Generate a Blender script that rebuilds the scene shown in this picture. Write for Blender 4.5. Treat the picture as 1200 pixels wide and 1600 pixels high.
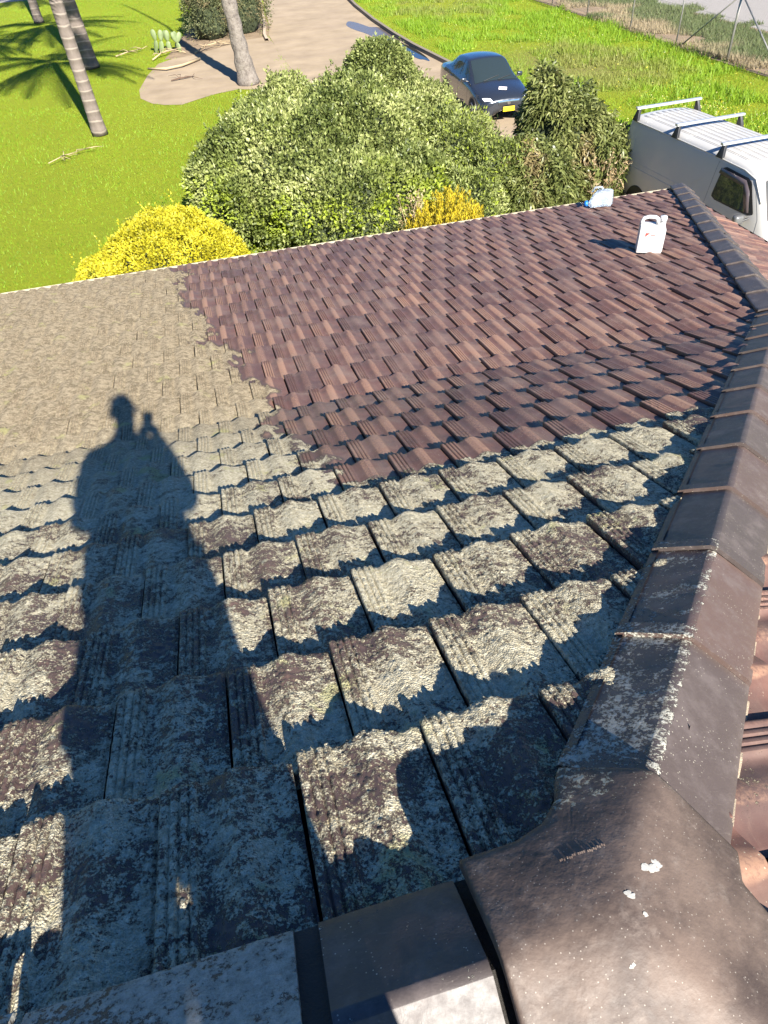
import bpy, bmesh, math, random
import numpy as np
from mathutils import Vector, Matrix
R = math.radians
random.seed(5)
RNG = np.random.default_rng(11)
sc = bpy.context.scene
for o in list(bpy.data.objects): bpy.data.objects.remove(o)
COL = sc.collection

# ------------------------------------------------------------------ camera
CAM = Vector((-0.07248, -3.93047, 2.68933))
cr, cu, cf = (Vector((0.96412762, -0.26072857, -0.04978508)), Vector((0.21335533, 0.64961407, 0.729713)), Vector((0.15791594, 0.71415837, -0.6819387)))
cd = bpy.data.cameras.new('camera'); cam = bpy.data.objects.new('camera', cd); COL.objects.link(cam)
cd.sensor_fit = 'VERTICAL'; cd.sensor_height = 36; cd.sensor_width = 27; cd.lens = 25.02
cd.clip_start = 0.02; cd.clip_end = 3000
m = Matrix((cr, cu, -cf)).transposed().to_4x4(); m.translation = CAM
cam.matrix_world = m
sc.camera = cam

# ------------------------------------------------------------------ sky, sun, exposure
SUND = Vector((-0.1290, 0.8263, -0.5480)).normalized()
w = bpy.data.worlds.new("World"); sc.world = w; w.use_nodes = True
nt = w.node_tree; bg = nt.nodes['Background']
sky = nt.nodes.new('ShaderNodeTexSky'); sky.sky_type = 'NISHITA'; sky.sun_disc = False
sky.sun_elevation = R(33.2); sky.sun_rotation = math.atan2(-SUND.x, -SUND.y)
sky.altitude = 50; sky.air_density = 1.0; sky.dust_density = 0.6; sky.ozone_density = 5.0
tn = nt.nodes.new('ShaderNodeMix'); tn.data_type = 'RGBA'; tn.blend_type = 'MULTIPLY'; tn.inputs[0].default_value = 1; tn.inputs[7].default_value = (.36, .67, 1.02, 1)   # warm camera white balance: blue skylight
nt.links.new(sky.outputs[0], tn.inputs[6]); nt.links.new(tn.outputs[2], bg.inputs[0]); bg.inputs[1].default_value = 0.05
sl = bpy.data.lights.new('sun', 'SUN'); so = bpy.data.objects.new('sun', sl); COL.objects.link(so)
sl.energy = 5.0; sl.angle = R(0.53); sl.color = (1.0, 0.95, 0.86)
so.rotation_euler = SUND.to_track_quat('-Z', 'Y').to_euler()
sc.view_settings.view_transform = 'Standard'; sc.view_settings.look = 'None'
sc.view_settings.exposure = 1.6; sc.view_settings.gamma = 1.0

# ------------------------------------------------------------------ helpers
def tag(o, label=None, cat=None, group=None, kind=None):
    if label: o['label'] = label
    if cat: o['category'] = cat
    if group: o['group'] = group
    if kind: o['kind'] = kind
    return o
def empty(name, loc=(0, 0, 0), rz=0, label=None, cat=None, group=None):
    o = bpy.data.objects.new(name, None); COL.objects.link(o); o.location = loc; o.rotation_euler = (0, 0, rz)
    o.empty_display_size = .1
    return tag(o, label, cat, group)
def link(name, me, mat=None, parent=None, smooth=False):
    o = bpy.data.objects.new(name, me); COL.objects.link(o)
    if mat: me.materials.append(mat)
    if parent: o.parent = parent
    if smooth: me.polygons.foreach_set('use_smooth', [True] * len(me.polygons))
    return o
def npmesh(name, V, F, mat=None, parent=None, smooth=False, attrs=None, mats=None, midx=None):
    V = np.asarray(V, np.float32); F = np.asarray(F, np.int32)
    me = bpy.data.meshes.new(name)
    k = F.shape[1]
    me.vertices.add(len(V)); me.vertices.foreach_set('co', V.ravel())
    me.loops.add(F.size); me.loops.foreach_set('vertex_index', F.ravel())
    me.polygons.add(len(F)); me.polygons.foreach_set('loop_start', np.arange(0, F.size, k, dtype=np.int32))
    me.update(calc_edges=True)
    if attrs:
        for an, arr in attrs.items():
            a = me.attributes.new(an, 'FLOAT_VECTOR', 'POINT'); a.data.foreach_set('vector', np.asarray(arr, np.float32).ravel())
    if smooth: me.polygons.foreach_set('use_smooth', np.ones(len(F), bool))
    me.validate()
    o = bpy.data.objects.new(name, me); COL.objects.link(o)
    if mat: me.materials.append(mat)
    if parent: o.parent = parent
    return o
class MB:
    def __init__(s): s.v = []; s.f = []
    def add(s, vs, fs):
        n = len(s.v); s.v += [tuple(v) for v in vs]; s.f += [tuple(i + n for i in f) for f in fs]
    def box(s, c, d, rot=None):
        c = Vector(c); M = rot or Matrix.Identity(3); vs = []
        for z in (-.5, .5):
            for x, y in ((-.5, -.5), (.5, -.5), (.5, .5), (-.5, .5)):
                vs.append(c + M @ Vector((x * d[0], y * d[1], z * d[2])))
        s.add(vs, [(0, 3, 2, 1), (4, 5, 6, 7), (0, 1, 5, 4), (1, 2, 6, 5), (2, 3, 7, 6), (3, 0, 4, 7)])
    def tube(s, pts, rad, n=8, cap=True):
        pts = [Vector(p) for p in pts]
        if not hasattr(rad, '__len__'): rad = [rad] * len(pts)
        up = Vector((0, 0, 1)); base = len(s.v); prev = None
        for i, p in enumerate(pts):
            t = (pts[min(i + 1, len(pts) - 1)] - pts[max(i - 1, 0)]).normalized()
            if prev is None:
                a = t.cross(up)
                if a.length < 1e-3: a = t.cross(Vector((1, 0, 0)))
            else: a = prev - t * prev.dot(t)
            a.normalize(); b = t.cross(a); prev = a
            for k in range(n):
                th = 2 * math.pi * k / n; s.v.append(tuple(p + (a * math.cos(th) + b * math.sin(th)) * rad[i]))
        for i in range(len(pts) - 1):
            for k in range(n):
                k2 = (k + 1) % n
                s.f.append((base + i * n + k, base + i * n + k2, base + (i + 1) * n + k2, base + (i + 1) * n + k))
        if cap:
            s.f.append(tuple(base + k for k in range(n))[::-1]); e = base + (len(pts) - 1) * n
            s.f.append(tuple(e + k for k in range(n)))
    def grid(s, rows):
        n = len(s.v); k = len(rows[0])
        for r in rows: s.v += [tuple(p) for p in r]
        for i in range(len(rows) - 1):
            for j in range(k - 1):
                s.f.append((n + i * k + j, n + i * k + j + 1, n + (i + 1) * k + j + 1, n + (i + 1) * k + j))
    def prism(s, poly, z0, z1):
        n = len(poly)
        s.add([(x, y, z0) for x, y in poly] + [(x, y, z1) for x, y in poly],
              [tuple(range(n))[::-1], tuple(range(n, 2 * n))] + [(i, (i + 1) % n, (i + 1) % n + n, i + n) for i in range(n)])
    def build(s, name, mat=None, parent=None, smooth=False, bevel=0, solid=0):
        me = bpy.data.meshes.new(name); me.from_pydata(s.v, [], s.f)
        bm = bmesh.new(); bm.from_mesh(me); bmesh.ops.recalc_face_normals(bm, faces=bm.faces); bm.to_mesh(me); bm.free()
        o = link(name, me, mat, parent, smooth)
        if solid:
            md = o.modifiers.new('s', 'SOLIDIFY'); md.thickness = solid
        if bevel:
            md = o.modifiers.new('b', 'BEVEL'); md.width = bevel; md.segments = 3; md.limit_method = 'ANGLE'; md.angle_limit = R(35)
            me.polygons.foreach_set('use_smooth', [True] * len(me.polygons))
        return o

# value noise in numpy
def _h(ix, iy, iz, seed):
    n = (ix.astype(np.int64) * 374761393 + iy.astype(np.int64) * 668265263 + iz.astype(np.int64) * 2147483647 + seed * 1274126177) & 0xffffffff
    n = ((n ^ (n >> 13)) * 1274126177) & 0xffffffff
    return ((n ^ (n >> 16)) & 0xffff) / 65535.0
def vnoise(P, sc_, seed=0):
    P = np.asarray(P, np.float64) * sc_; i = np.floor(P); f = P - i; f = f * f * (3 - 2 * f); i = i.astype(np.int64)
    r = 0
    for dx in (0, 1):
        for dy in (0, 1):
            for dz in (0, 1):
                wgt = (f[:, 0] if dx else 1 - f[:, 0]) * (f[:, 1] if dy else 1 - f[:, 1]) * (f[:, 2] if dz else 1 - f[:, 2])
                r = r + wgt * _h(i[:, 0] + dx, i[:, 1] + dy, i[:, 2] + dz, seed)
    return r
def fbm(P, s, o=3, seed=0):
    r = 0; a = 1; t = 0
    for k in range(o): r = r + a * vnoise(P, s * 2 ** k, seed + k); t += a; a *= .5
    return r / t

# ------------------------------------------------------------------ materials
class NM:
    """small node graph helper"""
    def __init__(s, name):
        s.m = bpy.data.materials.new(name); s.m.use_nodes = True; s.t = s.m.node_tree; s.b = s.t.nodes['Principled BSDF']
    def n(s, typ, **kw):
        x = s.t.nodes.new('ShaderNode' + typ)
        for k, v in kw.items():
            if k in x.inputs: s.set(x.inputs[k], v)
            else: setattr(x, k, v)
        return x
    def set(s, inp, v):
        if isinstance(v, bpy.types.NodeSocket): s.t.links.new(v, inp)
        else: inp.default_value = v
    def coord(s, scale=(1, 1, 1), out='Object', rot=(0, 0, 0)):
        c = s.t.nodes.new('ShaderNodeTexCoord'); mp = s.t.nodes.new('ShaderNodeMapping'); s.t.links.new(c.outputs[out], mp.inputs[0])
        mp.inputs['Scale'].default_value = scale; mp.inputs['Rotation'].default_value = rot
        return mp.outputs[0]
    def noise(s, sc_, det=4, rough=.55, vec=None, dist=0):
        x = s.n('TexNoise'); x.inputs['Scale'].default_value = sc_; x.inputs['Detail'].default_value = det; x.inputs['Roughness'].default_value = rough
        x.inputs['Distortion'].default_value = dist
        s.t.links.new(vec if vec is not None else s.coord(), x.inputs['Vector']); return x.outputs[0]
    def vor(s, sc_, vec=None, feat='F1', out='Distance'):
        x = s.n('TexVoronoi'); x.feature = feat; x.inputs['Scale'].default_value = sc_
        s.t.links.new(vec if vec is not None else s.coord(), x.inputs['Vector']); return x.outputs[out]
    def math(s, op, a, b=0., c=None, clamp=False):
        x = s.n('Math'); x.operation = op; x.use_clamp = clamp; s.set(x.inputs[0], a); s.set(x.inputs[1], b)
        if c is not None: s.set(x.inputs[2], c)
        return x.outputs[0]
    def ramp(s, f, stops, interp='LINEAR'):
        x = s.n('ValToRGB'); s.t.links.new(f, x.inputs[0]); cr_ = x.color_ramp; cr_.interpolation = interp
        while len(cr_.elements) < len(stops): cr_.elements.new(.5)
        for e, (p, c) in zip(cr_.elements, stops):
            e.position = p; e.color = (c[0], c[1], c[2], 1) if hasattr(c, '__len__') else (c, c, c, 1)
        return x.outputs[0]
    def sm(s, f, a, b_):
        x = s.n('MapRange'); x.interpolation_type = 'SMOOTHSTEP'; s.set(x.inputs[0], f); s.set(x.inputs[1], a); s.set(x.inputs[2], b_)
        return x.outputs[0]
    def mix(s, f, a, b_, mode='MIX'):
        x = s.n('Mix'); x.data_type = 'RGBA'; x.blend_type = mode; s.set(x.inputs[0], f)
        for i, v in ((6, a), (7, b_)):
            if isinstance(v, (tuple, list)): v = (*v, 1)[:4]
            s.set(x.inputs[i], v)
        return x.outputs[2]
    def attr(s, name):
        x = s.n('Attribute'); x.attribute_name = name; y = s.n('SeparateXYZ'); s.t.links.new(x.outputs['Vector'], y.inputs[0]); return y.outputs
    def bump(s, h, dist=.01, strength=1, prev=None):
        x = s.n('Bump'); x.inputs['Distance'].default_value = dist; x.inputs['Strength'].default_value = strength; s.t.links.new(h, x.inputs['Height'])
        if prev is not None: s.t.links.new(prev, x.inputs['Normal'])
        return x.outputs[0]
    def out(s, col=None, rough=None, normal=None, metal=None, spec=None, **kw):
        b = s.b.inputs
        for k, v in (('Base Color', col), ('Roughness', rough), ('Normal', normal), ('Metallic', metal), ('Specular IOR Level', spec)):
            if v is None: continue
            if isinstance(v, (tuple, list)): v = (*v, 1)[:4]
            s.set(b[k], v)
        for k, v in kw.items(): s.set(b[k.replace('_', ' ')], v)
        return s.m
def plain(name, col, rough=.5, var=.12, nscale=8, metal=0, bump=0, **kw):
    g = NM(name); n = g.noise(nscale, 5)
    c = g.mix(n, tuple(x * (1 - var) for x in col), tuple(min(1, x * (1 + var)) for x in col))
    r = g.sm(n, 0., 1.); r = g.math('MULTIPLY_ADD', r, .15, rough - .07)
    nb = g.bump(g.noise(nscale * 8, 3), .002, bump) if bump else None
    return g.out(c, r, nb, metal, **kw)

def tile_material():
    g = NM('glazed_tile_with_lichen'); a = g.attr('tl'); rnd, lich, top = a[0], a[1], a[2]
    co = g.coord()
    st = g.noise(9, 4, .6, g.coord((1, 1, 1)))
    base = g.ramp(rnd, [(0, (.095, .050, .043)), (.3, (.125, .064, .051)), (.65, (.158, .078, .058)), (.9, (.22, .105, .062)), (1, (.30, .145, .078))])
    base = g.mix(g.math('MULTIPLY', g.sm(st, .40, .75), .7), base, (.075, .048, .042), 'MIX')
    # worn orange on the raised ribs, pale weathering film
    fine = g.noise(120, 5, .7)
    worn = g.math('MULTIPLY', g.sm(top, .55, 1.), g.sm(g.math('ADD', fine, g.math('MULTIPLY', rnd, .45)), .48, .85))
    base = g.mix(g.math('MULTIPLY', worn, .8), base, (.38, .215, .135))
    film = g.sm(g.noise(3.2, 5, .65), .42, .72)
    base = g.mix(g.math('MULTIPLY', film, .5), base, (.25, .175, .135))
    base = g.mix(g.math('MULTIPLY', g.sm(g.noise(60, 6, .75, g.coord((1, .12, 1))), .50, .75), .45), base, (.21, .135, .10))
    speck = g.math('SUBTRACT', 1., g.sm(g.vor(95), .10, .19)); speck = g.math('MULTIPLY', speck, g.sm(g.noise(5, 3), .45, .65))
    base = g.mix(speck, base, (.45, .38, .27))
    # untreated tiles are dull grey brown under the crust
    base = g.mix(g.math('MULTIPLY', g.sm(lich, .1, .5), .75), base, g.mix(g.noise(20, 5, .7), (.045, .032, .030), (.12, .085, .075)))
    # lichen crust
    n1 = g.noise(44, 6, .75); n2 = g.noise(180, 5, .75); n3 = g.noise(9, 4, .65)
    f = g.math('ADD', g.math('MULTIPLY', n1, .42), g.math('MULTIPLY', n2, .42)); f = g.math('ADD', f, g.math('MULTIPLY', n3, .26))
    th = g.math('MULTIPLY_ADD', lich, -.36, .765)
    mask = g.sm(f, g.math('SUBTRACT', th, .018), g.math('ADD', th, .022))
    lc = g.ramp(g.noise(75, 5, .8), [(.25, (.20, .165, .115)), (.42, (.33, .285, .205)), (.58, (.47, .42, .32)), (.75, (.62, .58, .47))])
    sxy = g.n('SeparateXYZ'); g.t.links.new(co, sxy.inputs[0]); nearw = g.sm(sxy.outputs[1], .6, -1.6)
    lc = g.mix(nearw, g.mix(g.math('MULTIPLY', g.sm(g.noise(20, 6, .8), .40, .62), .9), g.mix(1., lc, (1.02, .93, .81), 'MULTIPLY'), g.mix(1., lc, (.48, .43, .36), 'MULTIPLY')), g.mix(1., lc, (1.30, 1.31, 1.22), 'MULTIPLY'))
    lc = g.mix(g.math('MULTIPLY', g.sm(g.noise(5.5, 4, .6), .60, .70), .6), lc, (.42, .40, .16))
    lc = g.mix(g.math('MULTIPLY', g.sm(g.noise(17, 4), .58, .72), .55), lc, (.13, .10, .065))
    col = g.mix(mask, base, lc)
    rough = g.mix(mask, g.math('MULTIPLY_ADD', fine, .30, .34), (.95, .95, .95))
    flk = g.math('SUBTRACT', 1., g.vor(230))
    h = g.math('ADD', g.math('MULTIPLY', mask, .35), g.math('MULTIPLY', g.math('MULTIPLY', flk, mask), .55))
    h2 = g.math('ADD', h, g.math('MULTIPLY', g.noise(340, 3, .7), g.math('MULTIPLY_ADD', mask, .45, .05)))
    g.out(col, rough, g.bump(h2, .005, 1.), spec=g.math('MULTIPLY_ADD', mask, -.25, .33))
    return g.m
def cap_material():
    g = NM('glazed_ridge_cap'); a = g.attr('tl'); rnd, lich, top = a[0], a[1], a[2]
    base = g.ramp(rnd, [(0, (.052, .044, .042)), (.5, (.074, .056, .050)), (1, (.105, .066, .054))])
    base = g.mix(g.math('MULTIPLY', g.sm(g.noise(11, 5, .7), .45, .7), .5), base, (.15, .12, .11))
    streak = g.sm(g.noise(30, 5, .7, g.coord((1, 4, 1), rot=(0, 0, .8)), dist=1.5), .55, .8)
    base = g.mix(g.math('MULTIPLY', streak, .35), base, (.23, .19, .165))
    fl = g.math('SUBTRACT', 1., g.sm(g.vor(120), .08, .17)); base = g.mix(g.math('MULTIPLY', fl, g.sm(g.noise(8), .45, .6)), base, (.42, .38, .30))
    n1 = g.noise(30, 6, .75); n2 = g.noise(120, 5, .75); n3 = g.noise(9, 3, .6)
    f = g.math('ADD', g.math('MULTIPLY', n1, .45), g.math('MULTIPLY', n2, .36)); f = g.math('ADD', f, g.math('MULTIPLY', n3, .29))
    th = g.math('MULTIPLY_ADD', lich, -.42, .82)
    mask = g.sm(f, g.math('SUBTRACT', th, .015), g.math('ADD', th, .02))
    lc = g.ramp(g.noise(60, 5, .75), [(.25, (.20, .19, .15)), (.5, (.42, .40, .33)), (.8, (.66, .63, .54))])
    col = g.mix(mask, base, lc)
    rough = g.mix(mask, g.math('MULTIPLY_ADD', g.noise(60, 5, .7), .35, .36), (.95, .95, .95))
    h = g.math('ADD', g.math('MULTIPLY', mask, .6), g.math('MULTIPLY', g.math('MULTIPLY', n2, mask), 1.))
    h = g.math('ADD', h, g.math('MULTIPLY', g.noise(260, 3), .07)); h = g.math('ADD', h, g.math('MULTIPLY', g.noise(14, 3), .25))
    g.out(col, rough, g.bump(h, .005, .9), spec=g.math('MULTIPLY_ADD', mask, -.4, .55))
    return g.m
M_TILE = tile_material(); M_CAP = cap_material()
M_MORTAR = plain('mortar', (.34, .27, .19), .95, .3, 40, bump=1)
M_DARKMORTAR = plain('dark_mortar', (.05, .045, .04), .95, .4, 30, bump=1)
M_CREAM = plain('cream_painted_metal', (.42, .37, .28), .45, .12, 6)
M_BROWNMETAL = plain('brown_gutter_metal', (.055, .045, .045), .4, .2, 6)
M_WALL = plain('rendered_wall', (.55, .50, .42), .9, .1, 3, bump=.5)

# ------------------------------------------------------------------ the house roof
A, B = 0.40151, 0.19779                       # front pitch above and below the break
TA, TB = math.tan(A), math.tan(B)
G1, G2, W, ROWB = .37589, .37912, .25, 8.3494
RU, RL = math.atan(.4333), math.atan(.984 / 2.54)      # right face pitches
YR = -3.70; ZR = -YR * TA; XA = 3.86 + .98 * YR
GZ = -3.75
def hipx(Y):
    return np.where(Y > 0, 3.86 + .5142 * Y, 3.86 + .98 * Y)
def surfF(u, s, h):
    up = s < 0; c = np.where(up, math.cos(A), math.cos(B)); sn = np.where(up, math.sin(A), math.sin(B))
    return np.stack([u, s * c + h * sn, -s * sn + h * c], -1)
def surfR(u, s, h):
    up = s < 0; c = np.where(up, math.cos(RU), math.cos(RL)); sn = np.where(up, math.sin(RU), math.sin(RL))
    return np.stack([3.86 + s * c + h * sn, -u, -s * sn + h * c], -1)
def surfB(u, s, h):
    return np.stack([-u, YR - s * math.cos(A) - h * math.sin(A), ZR - s * math.sin(A) + h * math.cos(A)], -1)
# tile section: ribs on the left, one broad roll, low pan on the right (0..1 across)
_u = np.array([0, .012, .03, .055, .075, .095, .125, .145, .165, .195, .215, .235, .265, .285, .33, .40, .48, .56, .64, .72, .80, .86, .93, .965, .985, 1.0])
_h0 = np.array([.013, .0175, .0185, .018, .0130, .018, .0185, .0130, .018, .0185, .0130, .018, .0175, .009, .0055, .011, .0190, .0255, .0220, .0130, .0060, .004, .004, .004, .001, .0005])
def prof(t): return np.interp(t, _u, _h0)
LB = [(3.04, .42), (4.04, .27), (4.91, .23), (6.15, .19), (7.67, .15), (8.63, .12), (9.8, .22), (11.06, .01), (13.08, -.15), (15.7, -.22), (18.73, -.31), (21.84, -.42)]
def lichF(P, row):
    """amount of lichen: the lower left is untouched, the upper right washed clean"""
    xb = np.interp(row, [a for a, b in LB], [b for a, b in LB])
    jag = (fbm(P, 16, 3, 5) - .5) * .40 + (vnoise(P, 2.2, 9) - .5) * .35
    left = np.clip((xb + jag - P[:, 0]) / .10, 0, 1) ** 1.5
    far = np.clip((row - 3) / 6, 0, 1)
    base = .67 + .27 * far + (fbm(P, 4.5, 2, 3) - .5) * .45 * (1 - far)
    low = (row < 3.5).astype(float)
    a = np.where(row < 3.5, base, left * base)
    return np.clip(a, 0, 1.0)
def build_tiles(name, surf, rows, cols, s_of, keep, res, lich, parent, tilt=.003, seed=1, g=.376):
    """rows: list of row indices, s_of(row)->butt position; all tiles of a face are one mesh"""
    rg = np.random.default_rng(seed); VV = []; FF = []; AA = []; off = 0
    for row in rows:
        sb = s_of(row)
        for c in cols(row):
            u0 = c * W
            if not keep(u0, sb): continue
            nu, nv = res(row, u0)
            ts = _u if nu == 0 else (np.unique(np.concatenate([_u, np.linspace(0, 1, nu)])) if nu > 26 else np.linspace(0, 1, nu))
            if nu and nu <= 26: ts = np.array([0, .03, .13, .145, .165, .27, .30, .38, .48, .56, .64, .74, .84, .97, 1.0])
            n = len(ts); vs = np.linspace(0, 1, nv)
            if nv > 10: vs = vs ** 1.0
            U, Vv = np.meshgrid(ts, vs, indexing='ij')
            L = g * 1.10
            jh = rg.normal(0, .0016); jt = rg.normal(0, .0035); js = rg.normal(0, .005); ju = rg.normal(0, .0015); rot = rg.normal(0, .006)
            BH = .046 if sb < 0 else .023
            hh = prof(U) + BH * (1 - Vv * 1.10) + jh + jt * (U - .5)
            nose = 1 - np.exp(-Vv * L / .006) * .22
            hh = hh - .004 * np.exp(-Vv * L / .008)
            uu = u0 + (U * .975 + .012) * W + ju + rot * (Vv - .5) * L
            ss = sb + js - Vv * L + rot * (U - .5) * W
            u_, s_, h_ = uu.ravel(), ss.ravel(), hh.ravel()
            sgn = np.full_like(s_, -1. if sb < 0 else 1.)
            def place(u, s, h):
                # rigid tile: keep the plane of its butt
                if surf is surfB: return surf(u, s, h)
                c1 = surf(u, sgn * 1e-9 + 0 * s, 0 * h); d = surf(u, sgn, 0 * h) - c1; d = d * sgn[:, None]
                nrm = surf(u, sgn * 1e-9, 1 + 0 * h) - c1
                return c1 + d * s[:, None] + nrm * h[:, None]
            P = place(u_, s_, h_)
            rr = (row + (sb - s_) * 0) if True else 0
            lm = lich(P, np.full(len(P), float(row)) - Vv.ravel()) if lich else np.zeros(len(P))
            if nu > 40:
                nrm = place(u_, s_, h_ + 1) - P
                f = .42 * fbm(P, 44, 3, 21) + .42 * fbm(P, 150, 2, 33) + .16 * vnoise(P, 9, 3)
                mk = np.clip((f - (.66 - .34 * lm)) / .05, 0, 1)
                P = P + nrm * (mk * (.0008 + .0024 * vnoise(P, 230, 41)) + .0003 * vnoise(P, 60, 7))[:, None]
                # the ragged crust hangs over the butt edge
                ed = (Vv.ravel() < .03); dv = (place(u_, s_ + 1, h_) - place(u_, s_, h_))
                P = P + dv * (ed * mk * .003 * (fbm(P, 90, 2, 8)))[:, None]
            P = P.reshape(n, nv, 3)
            topw = np.clip((hh - BH * (1 - Vv * 1.1) - .012) / .007, 0, 1).reshape(n, nv)
            rv = np.clip(rg.normal(.42, .15), 0, 1)
            lm = lm.reshape(n, nv)
            # skirts: butt (v=0), left and right sides
            down = -(place(u_, s_, h_ + 1) - place(u_, s_, h_)).reshape(n, nv, 3)
            bt = P[:, 0] + down[:, 0] * (.026 + prof(ts) * .5)[:, None]
            ls = P[0] + down[0] * .024; rs = P[-1] + down[-1] * .012
            vv = np.concatenate([P.reshape(-1, 3), bt, ls, rs]); N = n * nv
            at = np.stack([np.full(len(vv), rv), np.concatenate([lm.ravel(), lm[:, 0] * .9, lm[0] * .6, lm[-1] * .3]), np.concatenate([topw.ravel(), topw[:, 0], topw[0] * .5, 0 * topw[-1]])], -1)
            i, j = np.meshgrid(np.arange(n - 1), np.arange(nv - 1), indexing='ij'); i = i.ravel(); j = j.ravel()
            q = np.stack([i * nv + j, i * nv + j + 1, (i + 1) * nv + j + 1, (i + 1) * nv + j], -1)
            k = np.arange(n - 1); qb = np.stack([k * nv, (k + 1) * nv, N + k + 1, N + k], -1)
            k = np.arange(nv - 1); ql = np.stack([k, N + n + k, N + n + k + 1, k + 1], -1)
            b0 = (n - 1) * nv; qr = np.stack([b0 + k, b0 + k + 1, N + n + nv + k + 1, N + n + nv + k], -1)
            F = np.concatenate([q, qb, ql, qr])
            # trim along the hips
            X, Y = vv[:, 0], vv[:, 1]
            if surf is surfF:
                lim = hipx(Y) - .05; bad = X > lim; vv[:, 0] = np.where(bad, lim, X); b2 = Y < YR + .03; vv[:, 1] = np.where(b2, YR + .03, Y); bad = bad | b2
            elif surf is surfR:
                lim = np.where(Y > YR, hipx(Y), XA + .98 * (YR - Y)) + .06; bad = X < lim; vv[:, 0] = np.where(bad, lim, X)
            else:
                lim = XA + .98 * (YR - Y) - .015; bad = X > lim; vv[:, 0] = np.where(bad, lim, X); b2 = Y > YR - .03; vv[:, 1] = np.where(b2, YR - .03, Y); bad = bad | b2
            F = F[~bad[F].all(1)]
            if surf is not surfR:
                # trim at the ridge
                pass
            if len(F) == 0: continue
            VV.append(vv); FF.append(F + off); AA.append(at); off += len(vv)
    V = np.concatenate(VV); F = np.concatenate(FF); At = np.concatenate(AA)
    used = np.zeros(len(V), bool); used[F.ravel()] = True; idx = np.cumsum(used) - 1
    o = npmesh(name, V[used], idx[F], M_TILE, parent, True, {'tl': At[used]})
    me = o.data
    me.attributes.new('sharp_edge', 'BOOLEAN', 'EDGE')
    # crease the skirts by angle
    bm = bmesh.new(); bm.from_mesh(me)
    for e in bm.edges:
        if len(e.link_faces) == 2 and e.calc_face_angle(0) > 0.9: e.smooth = False
    bm.to_mesh(me); bm.free()
    return o

house = empty('tiled_house', (1, -3, GZ), 0, 'house whose red brown hip roof, half crusted with lichen, fills the lower photo', 'house')
HL = Matrix.Translation((-1, 3, -GZ))
def inhouse(o):                       # vertices are in world space: cancel the root's offset
    o.parent = house; o.location = (-1, 3, -GZ); return o
def sF(row): return (row - ROWB) * (G1 if row < ROWB else G2)
def sFr(row): return 13.42 * G2 if row == 22 else sF(row)
def colsF(row): return np.arange(-36 if row > 4 else -16, 30) + (0 if row % 2 == 0 else .5)
def keepF(u, s): 
    Y = s * math.cos(A) if s < 0 else s * math.cos(B)
    return u < hipx(np.array(Y)) + .12
def resF(row, u):
    if row <= 1 and -1.6 < u: return 64, 84
    if row <= 4 and -2.2 < u: return 44, 48
    if row <= 8 and u > -3.5: return 0, 8
    return 0, 6
inhouse(build_tiles('front_roof_tiles', surfF, list(range(-1, 23)), colsF, sFr, keepF, resF, lichF, house, seed=3, g=.377))
def sR(row): return (row - 9.6) * .377
def lichR(P, row): return np.clip((fbm(P, 3, 2, 4) - .5) * .9 + .05, 0, .35)
def colsR(row): return np.arange(-24, 32) + (0 if row % 2 == 0 else .5)
def keepR(u, s):
    Y = -u; X = 3.86 + s * .92
    return X > min(float(hipx(np.array(Y))), 99) - .4 and (Y > YR or X > XA + .98 * (YR - Y) - .4)
def resR(row, u): return (0, 8) if row < 7 else (16, 4)
inhouse(build_tiles('right_roof_tiles', surfR, list(range(0, 17)), colsR, lambda r: min(sR(r), 2.66), keepR, resR, lichR, house, seed=8))
def keepB(u, s): return -u < XA + .98 * s * .92 + .4
inhouse(build_tiles('back_roof_tiles', surfB, list(range(0, 12)), lambda r: np.arange(-16, 16) + (0 if r % 2 else .5), lambda r: .30 + r * .376, keepB, lambda r, u: (16, 4), lichR, house, seed=9))

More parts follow.
